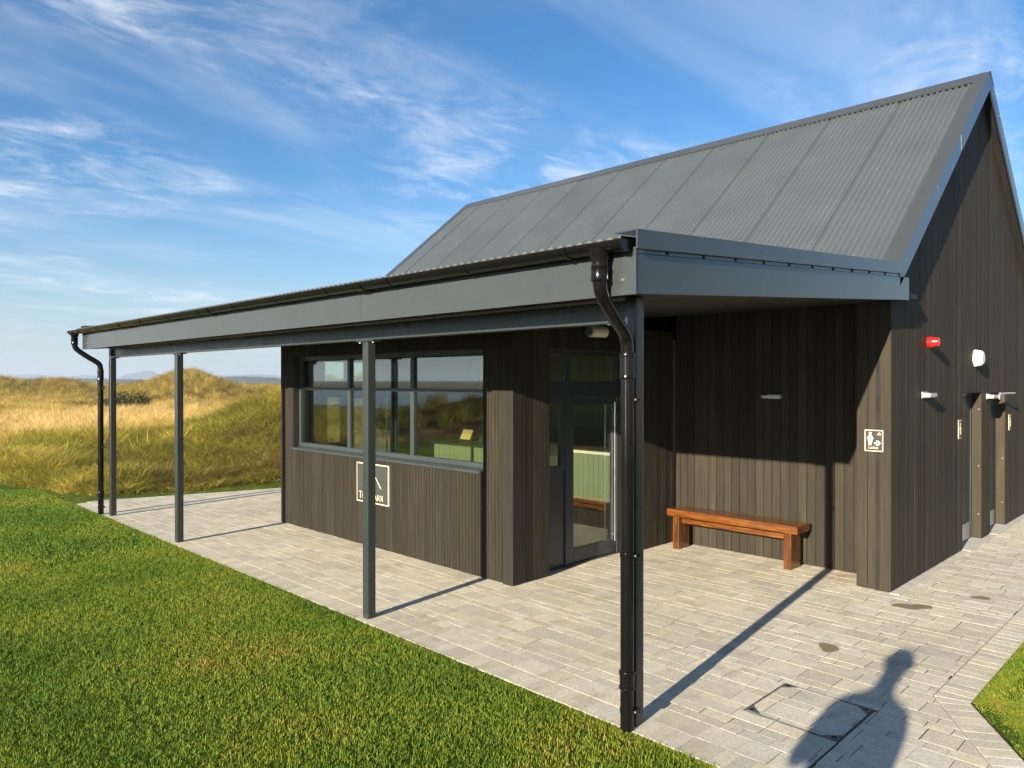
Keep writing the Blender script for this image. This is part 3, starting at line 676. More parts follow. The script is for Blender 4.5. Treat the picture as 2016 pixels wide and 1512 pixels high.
# fasteners
sc = MB()
for rrow in range(7):
    d = 0.25 + rrow * (SL - 0.6) / 6
    yy = ystart + 0.0383
    k = 0
    while yy < 13.1:
        if yy > 2.7:
            p = Vector((VX, yy, roof_top(VX))) + upd * (d + random.uniform(-0.012, 0.012)) - nrm * 0.0105
            yq = round((yy - ystart) / 0.0765) * 0.0765 + ystart; p.y = yq
            sc.tube([p, p + nrm * 0.006], 0.013, 8); sc.tube([p + nrm*0.006, p + nrm * 0.013], 0.007, 6)
        yy += 0.0765 * (4 if k % 3 else 5); k += 1
tag(sc.obj('fasteners', M['galv'], roofo, smooth=False), kind='stuff')
# ridge and verge flashings
rf = MB()
for s in (1, -1):
    nn = Vector((-RS * s, 0, 1)).normalized(); dn = Vector((-1 * s, 0, -RS)).normalized(); top = Vector((RX, 2.505, RZ))
    rf.prism([top, top + dn * 0.24, top + dn * 0.24 - nn * 0.020, top + dn * 0.235 - nn * 0.004, top - Vector((0, 0, 0.006))], (0, 10.72, 0))
ridge = rf.obj('ridge_flashing', M['flash'], roofo)
def verge(Y, out, name):
    mb = MB()
    for s in (1, -1):
        nn = Vector((-RS * s, 0, 1)).normalized()
        lo = Vector((RX - s*(RX - VX + 0.0), Y, roof_top(VX))); hi = Vector((RX, Y, RZ)); lo = lo - nn*0.002; hi = hi - nn*0.002; hi.x = RX
        w = 0.165 if out < 0 else 0.165; iv = Vector((0, -out * w, 0))
        th = nn * 0.008
        mb.add([lo, hi, hi + iv, lo + iv, lo - th, hi - th, hi + iv - th, lo + iv - th], [(0, 1, 2, 3), (4, 7, 6, 5), (0, 4, 5, 1), (1, 5, 6, 2), (2, 6, 7, 3), (3, 7, 4, 0)])
        dz = Vector((0, 0, -0.235)); iy = Vector((0, -out * 0.02, 0)); lo2, hi2 = lo - th, hi - th
        mb.add([lo2, hi2, hi2 + dz, lo2 + dz, lo2 + iy, hi2 + iy, hi2 + dz + iy, lo2 + dz + iy], [(0, 1, 2, 3), (4, 7, 6, 5), (0, 4, 5, 1), (1, 5, 6, 2), (2, 6, 7, 3), (3, 7, 4, 0)])
    return mb.obj(name, M['flash'], roofo)
vb = verge(2.510, -1, 'verge_flashing'); verge(13.225, 1, 'verge_flashing')
for q in (0.36, 0.62):                           # lap joints of the barge
    X = VX + (RX - VX) * q; z = roof_top(X)
    mb = MB(); mb.prism([(X - 0.02, 2.507, z - 0.24), (X + 0.05, 2.507, z + 0.045 - 0.225), (X + 0.042, 2.507, z - 0.005), (X - 0.028, 2.507, z - 0.06)], (0, 0.0025, 0)); mb.obj('lap_strip', M['flash'], vb)
sf = MB()
for X in np.linspace(RX + 0.2, 2*RX - VX - 0.1, 13):
    sf.tube([(X, 2.51, roof_top(X) - 0.10), (X, 2.503, roof_top(X) - 0.10)], 0.012, 8)
tag(sf.obj('verge_fasteners', M['galv'], roofo), kind='stuff')

# ------------------------------------------------------------------ canopy
canopy = empty('canopy', (3.9, 2.8, 0), 'low grey metal canopy on slim steel posts along the front', 'canopy')
YE0, YE1, FXC = 2.510, 13.30, 3.52
def zc(X): return 3.07 + (X - 3.5) * 0.0703
me_c = []
N = int((YE1 - YE0 - 0.06) / 0.0765)
amp = 0.010; xs0, xs1 = 3.43, 8.12
perw = 13
k = 0
while k * 0.9945 < (YE1 - YE0 - 0.1):
    y0_ = YE0 + 0.04 + k * 0.9945; w_ = min(0.9945, YE1 - 0.03 - y0_); nw = int(w_ / 0.0765)
    if nw >= 1:
        V, F_ = [], []
        for i in range(nw * 8 + 1):
            yy = i / 8 * 0.0765; h = amp * math.cos(2*math.pi*i/8)
            V += [(xs0, y0_ + yy, zc(xs0) - 0.046 + h), (xs1, y0_ + yy, zc(xs1) - 0.046 + h)]
        for i in range(nw * 8): F_.append((2*i, 2*i+1, 2*i+3, 2*i+2))
        b = len(V); V += [(x, y, z - 0.003) for x, y, z in V]; F_ += [(b + f[0], b + f[3], b + f[2], b + f[1]) for f in F_[:nw*8]]
        for i in range(nw * 8): F_.append((2*i, 2*i+2, b + 2*i+2, b + 2*i))
        mb = MB(); mb.add(V, F_); mb.obj('canopy_sheet', M['roof'], canopy, smooth=True)
        V2, F2 = [], []
        for i in range(nw * 8 + 1):
            yy = y0_ + i / 8 * 0.0765; h = zc(xs0) - 0.046 + amp * math.cos(2*math.pi*i/8) - 0.0035
            V2 += [(xs0 - 0.002, yy, h + 0.004), (xs0 + 0.012, yy, h), (xs0 - 0.002, yy, h - 0.010)]
        for i in range(nw * 8): F2 += [(3*i, 3*i+1, 3*i+4, 3*i+3), (3*i, 3*i+3, 3*i+5, 3*i+2)]
        mb = MB(); mb.add(V2, F2); mb.obj('sheet_end', M['sheet_edge'], canopy)
    k += 1
sfm = MB(); sfm.prism([(FXC+.02, YE0+.02, soff(FXC+.02)), (8.68, YE0+.02, soff(8.68)), (8.68, YE0+.02, soff(8.68)+.05), (FXC+.02, YE0+.02, soff(FXC+.02)+.05)], (0, 0.098, 0))
sfm.prism([(FXC+.02, 2.629, soff(FXC+.02)), (8.68, 2.629, soff(8.68)), (8.68, 2.629, soff(8.68)+.05), (FXC+.02, 2.629, soff(FXC+.02)+.05)], (0, YE1-.02-2.629, 0))
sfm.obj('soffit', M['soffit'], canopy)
# front fascia panels
ys = [YE0 + 0.0, 5.32, 8.02, 10.72, YE1]
for a, b in zip(ys[:-1], ys[1:]):
    mb = MB(); mb.box((FXC, a + 0.0015, 2.70), (FXC + 0.018, b - 0.0015, 2.925)); mb.obj('fascia_panel', M['flash'], canopy)
mb = MB(); mb.box((FXC - 0.004, YE0 - 0.002, 2.928), (FXC + 0.018, YE1, 2.972)); mb.obj('eaves_strip', M['flash'], canopy)
mb = MB(); mb.box((FXC - 0.003, YE0 - 0.004, 2.698), (FXC + 0.0, YE0 + 0.014, 2.970)); mb.obj('corner_trim', M['flash'], canopy)
# end fascia panels follow the fall of the roof
def endpoly(xa, xb, f0, f1, Y): return [(xa, Y, f0(xa)), (xb, Y, f0(xb)), (xb, Y, f1(xb)), (xa, Y, f1(xa))]
bot = lambda X: 2.700 + (X - 3.52) * 0.0695
xs = [FXC + 0.0005, 5.06, 6.63, 8.34]
for side, (Y, dY) in enumerate(((YE0, 0.018), (YE1 - 0.018, 0.018))):
    for a, b in zip(xs[:-1], xs[1:]):
        mb = MB(); mb.prism(endpoly(a + 0.0012, b - 0.0012, bot, lambda X: bot(X) + 0.232, Y), (0, dY, 0)); mb.obj('end_fascia_panel', M['flash'], canopy)
    st = MB(); st.prism(endpoly(FXC, 8.02, lambda X: bot(X) + 0.235, lambda X: bot(X) + 0.262, Y - 0.001 if side == 0 else Y + 0.001), (0, dY, 0)); st.obj('end_strip', M['flash'], canopy)
    fx = MB(); yo = -0.024 if side == 0 else 0.024
    fx.prism(endpoly(FXC - 0.018, 8.055, lambda X: zc(X) - 0.112, lambda X: zc(X), Y + yo), (0, 0.010, 0)); 
    fx.prism(endpoly(FXC - 0.018, 8.055, lambda X: zc(X) - 0.006, lambda X: zc(X) + 0.002, Y + yo + 0.010), (0, 0.16 if side == 0 else -0.16, 0)); fx.obj('end_flashing', M['flash'], canopy)
    if side == 0:
        for X in np.arange(3.85, 8.0, 0.42):
            mb = MB(); mb.tube([(X, Y - 0.001, bot(X) + 0.249), (X, Y - 0.010, bot(X) + 0.249)], 0.011, 8); mb.obj('screw', M['black'], canopy)
# steel beam
bm_ = MB(); BX = 3.905; zb = 2.572
bm_.box((BX-0.052, 2.842, zb), (BX+0.052, 13.06, zb+0.010)); bm_.box((BX-0.0035, 2.842, zb+0.010), (BX+0.0035, 13.06, 2.70)); bm_.box((BX-0.052, 2.842, 2.70), (BX+0.052, 13.06, 2.71))
bm_.obj('beam', M['steel'], canopy)
def column(y, ztop, plate):
    x0 = 3.86; w = 0.09
    mb = MB(); mb.box((x0, y, -0.03), (x0+w, y+w, ztop)); c = mb.obj('column', M['steel'], canopy, origin=(x0+w/2, y+w/2, 0))
    b = c.modifiers.new('bevel', 'BEVEL'); b.width = 0.011; b.segments = 3; b.limit_method = 'ANGLE'
    if plate:
        mb = MB(); mb.box((x0-0.012, y-0.085, zb-0.013), (x0+w+0.012, y+w+0.085, zb-0.001)); pl = mb.obj('cap_plate', M['steel'], c, bevel=0.002)
        for dy in (-0.06, 0.06 + w):
            q = MB(); q.tube([(x0+0.02, y+dy, zb-0.013), (x0+0.02, y+dy, zb-0.026)], 0.012, 6); q.obj('cap_bolt', M['galv'], c)
    else:
        mb = MB(); s = 1 if y < 5 else -1
        ya, yb2 = (y + w, y + w + 0.14) if s > 0 else (y - 0.14, y)
        mb.box((x0-0.004, ya + 0.0005, zb-0.013), (x0+w+0.004, yb2, zb-0.001)); mb.obj('cap_plate', M['steel'], c, bevel=0.002)
    return c
column(2.749, soff(3.87), False); column(5.735, zb - 0.013, True); column(10.277, zb - 0.013, True); column(13.06, soff(3.87), False)

# ------------------------------------------------------------------ gutter and downpipes
gut = empty('gutter', (3.45, 2.6, 2.98), 'long black half round gutter along the canopy eave', 'gutter')
GXc, GZc, gr = 3.448, 3.005, 0.060
def arc(r, n=14): return [(GXc + r*math.cos(math.pi + math.pi*i/n), GZc + r*math.sin(math.pi + math.pi*i/n)) for i in range(n+1)]
def trough(y0, y1, ro, ri, fall=0.0):
    o_, i_ = arc(ro), arc(ri)[::-1]; pr = o_ + i_
    mb = MB(); mb.prism([(x, y0, z) for x, z in pr], (0, y1-y0, 0)); return mb
GYA, GYB = 2.535, 13.62
trough(GYA, GYB, gr, gr-0.004).obj('trough', M['gutter'], gut, smooth=True)
for yv in np.arange(2.95, 13.5, 0.92):
    trough(yv-0.012, yv+0.012, gr+0.006, gr+0.0005).obj('bracket', M['gutter'], gut, smooth=True)
for yv in (5.2, 8.2, 11.2): trough(yv-0.05, yv+0.05, gr+0.008, gr+0.001).obj('union', M['gutter'], gut, smooth=True)
for (ya, yb2) in ((GYA-0.012, GYA+0.02), (GYB-0.02, GYB+0.012)):
    pr = arc(gr+0.006); mb = MB(); mb.prism([(x, ya, z) for x, z in pr], (0, 0.008 if ya < 5 else 0.032, 0)); mb.prism([(x, ya + (0.008 if ya < 5 else 0), z) for x, z in arc(gr+0.006) + arc(gr+0.001)[::-1]], (0, 0.024, 0)); mb.obj('end_cap', M['gutter'], gut, smooth=True)
def curve(pts, n=12):
    P = [Vector(p) for p in pts]; P = [P[0]*2-P[1]] + P + [P[-1]*2-P[-2]]; out = []
    for i in range(1, len(P)-2):
        for k in range(n):
            t = k/n; a, b, c, d = P[i-1], P[i], P[i+1], P[i+2]
            out.append(0.5*((2*b)+(c-a)*t+(2*a-5*b+4*c-d)*t*t+(3*b-a-3*c+d)*t**3))
    out.append(P[-2]); return out
def downpipe(yo, xp, yp, label):
    d = empty('downpipe', (xp, yp, 0), label, 'downpipe', 'black downpipes')
    r = 0.043
    MB().tube([(GXc, yo, GZc-0.035), (GXc, yo, GZc-0.075), (GXc, yo, GZc-0.10), (GXc, yo, 2.86)], [0.066, 0.058, 0.049, 0.048], 20).obj('outlet', M['gutter'], d, smooth=True)
    neck = curve([(GXc, yo, 2.87), (GXc, yo, 2.78), (GXc+0.035, yo+(yp-yo)*.1, 2.70), (GXc+(xp-GXc)*.5, yo+(yp-yo)*.5, 2.585), (xp-0.03, yo+(yp-yo)*.92, 2.48), (xp, yp, 2.39), (xp, yp, 2.28)], 8)
    MB().tube(neck, 0.041, 20).obj('swan_neck', M['gutter'], d, smooth=True)
    MB().tube([(xp, yp, 2.29), (xp, yp, 0.0)], r, 20).obj('pipe', M['gutter'], d, smooth=True)
    for (a, b) in ((2.36, 2.22), (0.36, 0.26)):
        MB().tube([(xp, yp, a+0.012), (xp, yp, a+0.010), (xp, yp, a), (xp, yp, a-0.012), (xp, yp, a-0.014), (xp, yp, b+0.014), (xp, yp, b+0.012), (xp, yp, b), (xp, yp, b-0.012)], [0.044, 0.050, 0.053, 0.051, 0.0475, 0.0475, 0.051, 0.053, 0.044], 20).obj('socket', M['gutter'], d, smooth=True)
    for (a, b) in ((2.865, 2.79),):
        MB().tube([(GXc, yo, a+0.01), (GXc, yo, a), (GXc, yo, a-0.012), (GXc, yo, b+0.012), (GXc, yo, b), (GXc, yo, b-0.012)], [0.046, 0.055, 0.050, 0.050, 0.055, 0.044], 20).obj('socket', M['gutter'], d, smooth=True)
    for z in (2.08, 1.10, 0.12):
        c = MB(); c.tube([(xp, yp, z-0.014), (xp, yp, z+0.014)], 0.0465, 20); c.box((xp+0.02, yp-0.058, z-0.012), (3.859 if yp < 5 else xp+0.05, yp+0.058, z+0.012)); co = c.obj('clip', M['gutter'], d, smooth=True)
        MB().tube([(xp+0.01, yp-0.062, z), (xp+0.01, yp-0.050, z)], 0.006, 8).obj('clip_screw', M['galv'], co)
downpipe(2.717, 3.802, 2.775, 'black downpipe with swan neck on the nearest corner post')
downpipe(13.46, 3.80, 13.36, 'black downpipe at the far left end of the canopy')

# ------------------------------------------------------------------ bench
be = empty('bench', (8.45, 4.53, 0), 'low polished red brown wooden bench against the timber wall', 'bench')
MB().box((8.275, 3.66, 0.432), (8.62, 5.407, 0.522)).obj('seat', M['bench'], be, bevel=0.006)
for y in (3.755, 5.255):
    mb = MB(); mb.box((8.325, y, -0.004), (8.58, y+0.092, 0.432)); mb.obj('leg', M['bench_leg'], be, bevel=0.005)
MB().box((8.40, 3.848, 0.335), (8.445, 5.254, 0.395)).obj('rail', M['bench'], be, bevel=0.004)

# ------------------------------------------------------------------ signs
def text_mesh(body, size, mat, name, parent, origin, right, up, align='CENTER', depth=0.002):
    cu = bpy.data.curves.new(name, 'FONT'); cu.body = body; cu.size = size; cu.align_x = align; cu.extrude = depth
    tmp = bpy.data.objects.new(name, cu); C.objects.link(tmp)
    dg = bpy.context.evaluated_depsgraph_get(); dg.update(); me = bpy.data.meshes.new_from_object(tmp.evaluated_get(dg)); bpy.data.objects.remove(tmp)
    r, u = Vector(right), Vector(up); n = r.cross(u)
    for v in me.vertices: v.co = r*v.co.x + u*v.co.y + n*v.co.z
    me.materials.clear(); me.materials.append(mat); o = bpy.data.objects.new(name, me); C.objects.link(o); o.parent = parent
    o.location = Vector(origin) - world_loc(parent); return o
def plate2d(poly, x, d, mat, name, parent):      # poly in (Y,z), at plane X=x proud by d towards -X
    mb = MB(); mb.prism([(x, p[0], p[1]) for p in poly], (-d, 0, 0)); return mb.obj(name, mat, parent)
# toilets sign on the pier
sg = empty('toilet_sign', (8.17, 2.797, 1.454), 'small black ladies toilet sign with arrow on the pier', 'sign')
X = 8.178; a, b, c, d = 2.705, 2.888, 1.455, 1.680
plate2d([(a, c), (b, c), (b, d), (a, d)], X, 0.006, M['cream'], 'border', sg)
plate2d([(a+.0085, c+.0085), (b-.0085, c+.0085), (b-.0085, d-.0085), (a+.0085, d-.0085)], X-0.0055, 0.0022, M['signblack'], 'face', sg)
XF = X - 0.0072
def L2(u, w): return (b - u * (b - a), d - w * (d - c))     # u to the right as seen, w down
def disc(u, w, r, n=16): p = L2(u, w); return [(p[0] + r*math.cos(2*math.pi*i/n), p[1] + r*math.sin(2*math.pi*i/n)) for i in range(n)]
plate2d(disc(0.305, 0.16, 0.014), XF, 0.0016, M['lumi'], 'figure_head', sg)
plate2d([L2(.24, .235), L2(.37, .235), L2(.49, .41), L2(.43, .44), L2(.40, .40), L2(.435, .53), L2(.40, .53), L2(.385, .71), L2(.32, .71), L2(.305, .55), L2(.29, .71), L2(.225, .71), L2(.21, .53), L2(.175, .53), L2(.21, .40), L2(.18, .44), L2(.12, .41)], XF, 0.0016, M['lumi'], 'figure', sg)
plate2d([L2(.52, .57), L2(.66, .57), L2(.62, .50), L2(.76, .50), L2(.87, .61), L2(.76, .72), L2(.62, .72), L2(.66, .65), L2(.52, .65)], XF, 0.0016, M['lumi'], 'arrow', sg)
plate2d([L2(.70, .20), L2(.75, .13), L2(.80, .11), L2(.85, .13), L2(.87, .20)], XF, 0.0016, M['cream'], 'emblem', sg)
plate2d([L2(.64, .215), L2(.90, .215), L2(.90, .23), L2(.64, .23)], XF, 0.0016, M['cream'], 'emblem_line', sg)
tp = L2(.48, .875); text_mesh('Ladies', 0.040, M['cream'], 'lettering', sg, (XF-0.001, tp[0], tp[1]), (0, -1, 0), (0, 0, 1), depth=0.0008)
# slate name sign under the window
sb_ = empty('name_sign', (5.55, 8.14, 0.59), 'slate grey name sign with cream border below the kiosk window', 'sign')
X = 5.568; a, b, c, d = 7.775, 8.50, 0.588, 1.106
plate2d([(a, c), (b, c), (b, d), (a, d)], X, 0.022, M['cream'], 'border', sb_)
plate2d([(a+.013, c+.013), (b-.013, c+.013), (b-.013, d-.013), (a+.013, d-.013)], X-0.0215, 0.0025, M['slate'], 'face', sb_)
XF = X - 0.0235
for (u, w) in ((.05, .07), (.95, .07), (.05, .93), (.95, .93)):
    p = L2(u, w); mb = MB(); mb.tube([(XF, p[0], p[1]), (XF-0.004, p[0], p[1])], 0.010, 10); mb.obj('fixing', M['black'], sb_)
def stroke(u0, w0, u1, w1, t, name='emblem_stroke'):
    p, q = Vector((*L2(u0, w0), 0)), Vector((*L2(u1, w1), 0)); dv = (q-p).normalized(); n = Vector((-dv.y, dv.x, 0))*t/2
    plate2d([(p+n)[:2], (q+n)[:2], (q-n)[:2], (p-n)[:2]], XF, 0.0016, M['cream'], name, sb_)
stroke(.50, .16, .775, .60, .013); stroke(.50, .16, .33, .43, .013); stroke(.20, .585, .36, .585, .006)
SER = {'T': [((.5, 0), (.5, 1), .16), ((0, 1), (1, 1), .09), ((0, 1), (0, .82), .07), ((1, 1), (1, .82), .07), ((.28, 0), (.72, 0), .06)],
 'H': [((.2, 0), (.2, 1), .16), ((.8, 0), (.8, 1), .16), ((.2, .52), (.8, .52), .07), ((0, 0), (.4, 0), .06), ((.6, 0), (1, 0), .06), ((0, 1), (.4, 1), .06), ((.6, 1), (1, 1), .06)],
 'E': [((.2, 0), (.2, 1), .16), ((.05, 0), (.9, 0), .08), ((.05, 1), (.85, 1), .08), ((.2, .52), (.7, .52), .07), ((.9, 0), (.9, .2), .06), ((.85, 1), (.85, .8), .06)],
 'B': [((.2, 0), (.2, 1), .16), ((.05, 0), (.65, 0), .08), ((.05, 1), (.6, 1), .08), ((.2, .53), (.65, .53), .07), ((.75, .95), (.75, .58), .15), ((.82, .48), (.82, .06), .16)],
 'A': [((.08, 0), (.5, 1), .07), ((.5, 1), (.92, 0), .16), ((.25, .36), (.75, .36), .06), ((-.05, 0), (.25, 0), .06), ((.72, 0), (1.08, 0), .06)],
 'R': [((.2, 0), (.2, 1), .16), ((.05, 1), (.6, 1), .08), ((.05, 0), (.38, 0), .06), ((.2, .5), (.6, .5), .07), ((.75, .95), (.75, .55), .15), ((.5, .5), (.95, 0), .15)],
 'N': [((.15, 0), (.15, 1), .07), ((.15, 1), (.85, 0), .16), ((.85, 0), (.85, 1), .07), ((0, 0), (.32, 0), .06), ((.68, 1), (1, 1), .06), ((-.02, 1), (.2, 1), .06)]}
def serif(ch, u, w, wd, ht):
    p0 = L2(u, w); mb = MB()
    for (s, e, t) in SER[ch]:
        p = Vector((p0[0] - s[0]*wd, p0[1] + s[1]*ht)); q = Vector((p0[0] - e[0]*wd, p0[1] + e[1]*ht)); dv = (q-p).normalized(); n = Vector((-dv.y, dv.x))*t*wd/2
        mb.prism([(XF, *(p+n)), (XF, *(q+n)), (XF, *(q-n)), (XF, *(p-n))], (-0.0016 - 0.0001*len(mb.f) / 6, 0, 0))
    mb.obj('letter', M['cream'], sb_)
u = .085
for ch, wd, ht in (('T', .064, .082), ('H', .054, .062), ('E', .050, .062), (None, .075, 0), ('B', .058, .082), ('A', .062, .066), ('R', .060, .066), ('N', .064, .066)):
    if ch: serif(ch, u, .90, wd, ht)
    u += wd / (b - a) + 0.012

# ------------------------------------------------------------------ fittings on the walls
def wall_lamp(c, along, out, w, dpt, h, label):
    """slim box lamp; c: centre of the back plate on the wall"""
    c = Vector(c); al = Vector(along); ou = Vector(out); e = empty('wall_lamp', tuple(c), label, 'wall lamp', 'slim wall lamps')
    def bx(a0, a1, n0, n1, z0, z1):
        mb = MB(); P_ = [c + al*a + ou*n + Vector((0, 0, z)) for a in (a0, a1) for n in (n0, n1) for z in (z0, z1)]
        mb.add(P_, [(0, 1, 3, 2), (4, 6, 7, 5), (0, 4, 5, 1), (2, 3, 7, 6), (0, 2, 6, 4), (1, 5, 7, 3)]); return mb
    bx(-w*.35, w*.35, 0.001, 0.012, -h*.8, h*.8).obj('back_plate', M['alu'], e)
    bx(-w/2, w/2, 0.012, dpt, -h/2, h/2).obj('housing', M['alu'], e, bevel=0.002)
    bx(-w*.46, w*.46, 0.02, dpt-.008, -h/2-.003, -h/2+.001).obj('lens', M['white'], e)
wall_lamp((8.70, 4.14, 2.0), (0, 1, 0), (-1, 0, 0), 0.24, 0.10, 0.030, 'slim metal wall lamp on the shaded wall above the bench')
wall_lamp((9.27, GY_, 2.035), (1, 0, 0), (0, -1, 0), 0.26, 0.10, 0.045, 'slim metal wall lamp below the red alarm on the gable')
wall_lamp((12.15, GY_, 1.975), (1, 0, 0), (0, -1, 0), 0.24, 0.10, 0.045, 'slim metal wall lamp between the two gable doors')
# red sounder
al_ = empty('alarm_sounder', (9.42, GY_, 2.64), 'red fire alarm sounder high on the gable wall', 'alarm')
mb = MB(); mb.tube([(9.42, GY_-.001, 2.64), (9.42, GY_-.045, 2.64)], 0.062, 20); mb.obj('base', M['red'], al_, smooth=True)
mb = MB(); mb.tube([(9.42, GY_-.045, 2.64), (9.42, GY_-.058, 2.64), (9.42, GY_-.095, 2.64), (9.42, GY_-.112, 2.64), (9.42, GY_-.118, 2.64)], [.058, .053, .052, .046, .030], 20); mb.obj('horn', M['red'], al_, smooth=True)
# white detector
dt = empty('bulkhead_light', (11.46, GY_, 2.50), 'white octagonal light fitting above the nearer gable door', 'light fitting')
mb = MB()
def oct_(r, y, n=8): return [(11.46 + r*math.cos(2*math.pi*(i+.5)/n), y, 2.50 + r*math.sin(2*math.pi*(i+.5)/n)) for i in range(n)]
def loft(rings):
    mb = MB(); n = len(rings[0]); V = [p for r in rings for p in r]; F_ = [tuple(range(n)), tuple(range(len(V)-n, len(V)))]
    for k in range(len(rings)-1):
        F_ += [(k*n+i, k*n+(i+1) % n, (k+1)*n+(i+1) % n, (k+1)*n+i) for i in range(n)]
    return mb.add(V, F_)
loft([oct_(.12, GY_-.001), oct_(.12, GY_-.03)]).obj('base', M['white'], dt)
loft([oct_(.112, GY_-.030), oct_(.110, GY_-.075), oct_(.075, GY_-.105)]).obj('cover', M['white'], dt, bevel=0.004)
# plaques by the doors
def plaque(x, z, h, label):
    e = empty('door_plaque', (x, GY_, z), label, 'plaque', 'door plaques on the gable')
    MB().box((x-.075, GY_-.008, z-h/2), (x+.075, GY_-.001, z+h/2)).obj('border', M['cream'], e)
    MB().box((x-.062, GY_-.0105, z-h/2+.013), (x+.062, GY_-.0075, z+h/2-.013)).obj('face', M['signblack'], e)
    mb = MB(); mb.tube([(x, GY_-.010, z+h*.27), (x, GY_-.0125, z+h*.27)], .017, 12); mb.obj('figure_head', M['lumi'], e)
    mb = MB(); mb.prism([(x-.018, GY_-.010, z+h*.17), (x+.018, GY_-.010, z+h*.17), (x+.042, GY_-.010, z-h*.02), (x+.022, GY_-.010, z-h*.04), (x+.018, GY_-.010, z-h*.28), (x-.018, GY_-.010, z-h*.28), (x-.022, GY_-.010, z-h*.04), (x-.042, GY_-.010, z-h*.02)], (0, -.0022, 0)); mb.obj('figure', M['lumi'], e)
plaque(10.73, 1.575, 0.24, 'small black framed plaque beside the nearer gable door')
plaque(13.50, 1.555, 0.24, 'small black framed plaque beside the farther gable door')
# door closer over the far door
dc = empty('door_closer', (12.5, GY_, 1.99), 'grey door closer with silver arm over the farther gable door', 'door closer')
MB().box((12.44, GY_-.09, 1.925), (12.68, GY_+.10, 1.995)).obj('body', M['galv'], dc, bevel=0.004)
mb = MB(); mb.tube([(12.60, GY_-.06, 2.008), (12.85, GY_-.11, 2.012), (13.12, GY_-.14, 2.012)], 0.013, 8); mb.obj('arm', M['alu'], dc, smooth=True)
MB().tube([(12.60, GY_-.06, 1.995), (12.60, GY_-.06, 2.022)], .022, 12).obj('pivot', M['galv'], dc, smooth=True)
# cylinder fitting above the entrance
sp_ = empty('cylinder_light', (6.86, 5.55, 2.77), 'pale cylindrical light fitting above the kiosk entrance', 'light fitting')
MB().tube([(6.72, 5.44, 2.77), (6.725, 5.44, 2.77), (7.0, 5.44, 2.775)], [.058, .064, .064], 20).obj('housing', M['white'], sp_, smooth=True)
MB().tube([(6.70, 5.44, 2.77), (6.722, 5.44, 2.77)], .052, 20).obj('lens', M['galv'], sp_, smooth=True)
MB().box((6.82, 5.49, 2.74), (6.90, 5.561, 2.80)).obj('bracket', M['black'], sp_)

# ------------------------------------------------------------------ things inside the kiosk
def counter(x0, y0, x1, y1, z, label, front, top=M['worktop']):
    e = empty('counter', ((x0+x1)/2, (y0+y1)/2, 0), label, 'counter', 'serving counters')
    MB().box((x0+.02, y0+.02, 0.002), (x1-.02, y1-.02, z-.045)).obj('carcass', M['panelgreen'], e)
    MB().box((x0-.03, y0-.03, z-.045), (x1+.03, y1+.03, z)).obj('worktop', top, e, bevel=0.004)
    me1 = MB().box((0, 0, 0.06), (0.012, 0.096, z-.05)).mesh('panel', M['panelgreen']); me2 = MB().box((0, 0, 0.06), (0.096, 0.012, z-.05)).mesh('panel', M['panelgreen'])
    y = y0 + .02
    while y + .1 < y1: place('panel', me1, e, (x0+.006, y, 0)); y += .1
    x = x0 + .02
    while x + .1 < x1: place('panel', me2, e, (x, y0+.006, 0)); x += .1
    return e
counter(8.30, 7.7, 8.95, 10.3, 1.13, 'sage green serving counter with dark top seen through the window', 0, M['black'])
counter(9.0, 6.7, 9.7, 7.75, 1.10, 'sage green counter with pale top seen through the entrance', 0)
tl = empty('till', (8.5, 9.55, 1.13), 'black till with a lit yellow screen on the counter', 'till')
mb = MB(); mb.box((8.42, 9.40, 1.131), (8.75, 9.75, 1.16)); mb.obj('base', M['black'], tl, bevel=.006)
mb = MB(); mb.prism([(8.42, 9.42, 1.161), (8.52, 9.42, 1.36), (8.56, 9.42, 1.34), (8.48, 9.42, 1.161)], (0, .31, 0)); mb.obj('stand', M['black'], tl, bevel=.004)
mb = MB(); mb.prism([(8.427, 9.45, 1.185), (8.507, 9.45, 1.345), (8.503, 9.45, 1.347), (8.423, 9.45, 1.187)], (0, .25, 0)); mb.obj('screen', M['screen'], tl)
cm_ = empty('coffee_machine', (8.6, 8.8, 1.13), 'dark coffee machine on the serving counter behind the window', 'coffee machine')
MB().box((8.42, 8.25, 1.14), (8.88, 9.22, 1.55)).obj('body', M['black'], cm_, bevel=.02)
MB().box((8.36, 8.35, 1.15), (8.419, 9.12, 1.22)).obj('drip_tray', M['black'], cm_, bevel=.006)
for y in (8.5, 8.75, 9.0): MB().tube([(8.39, y, 1.36), (8.39, y, 1.28)], [.035, .025], 12).obj('group_head', M['chrome'], cm_, smooth=True)
fg = empty('drinks_fridge', (11.2, 7.4, 0), 'tall dark drinks fridge against the tiled wall', 'fridge')
MB().box((10.9, 7.0, 0.02), (11.55, 7.8, 1.98)).obj('cabinet', M['black'], fg, bevel=.01)
MB().box((10.88, 7.06, 0.2), (10.899, 7.74, 1.85)).obj('glass_door', M['glass'], fg)
cb = empty('call_point', (11.585, 10.6, 1.45), 'red fire call point on the tiled wall inside', 'call point')
MB().box((11.55, 10.55, 1.40), (11.597, 10.65, 1.50)).obj('housing', M['red'], cb, bevel=.004)
MB().box((11.545, 10.575, 1.425), (11.551, 10.625, 1.475)).obj('glass', M['white'], cb)

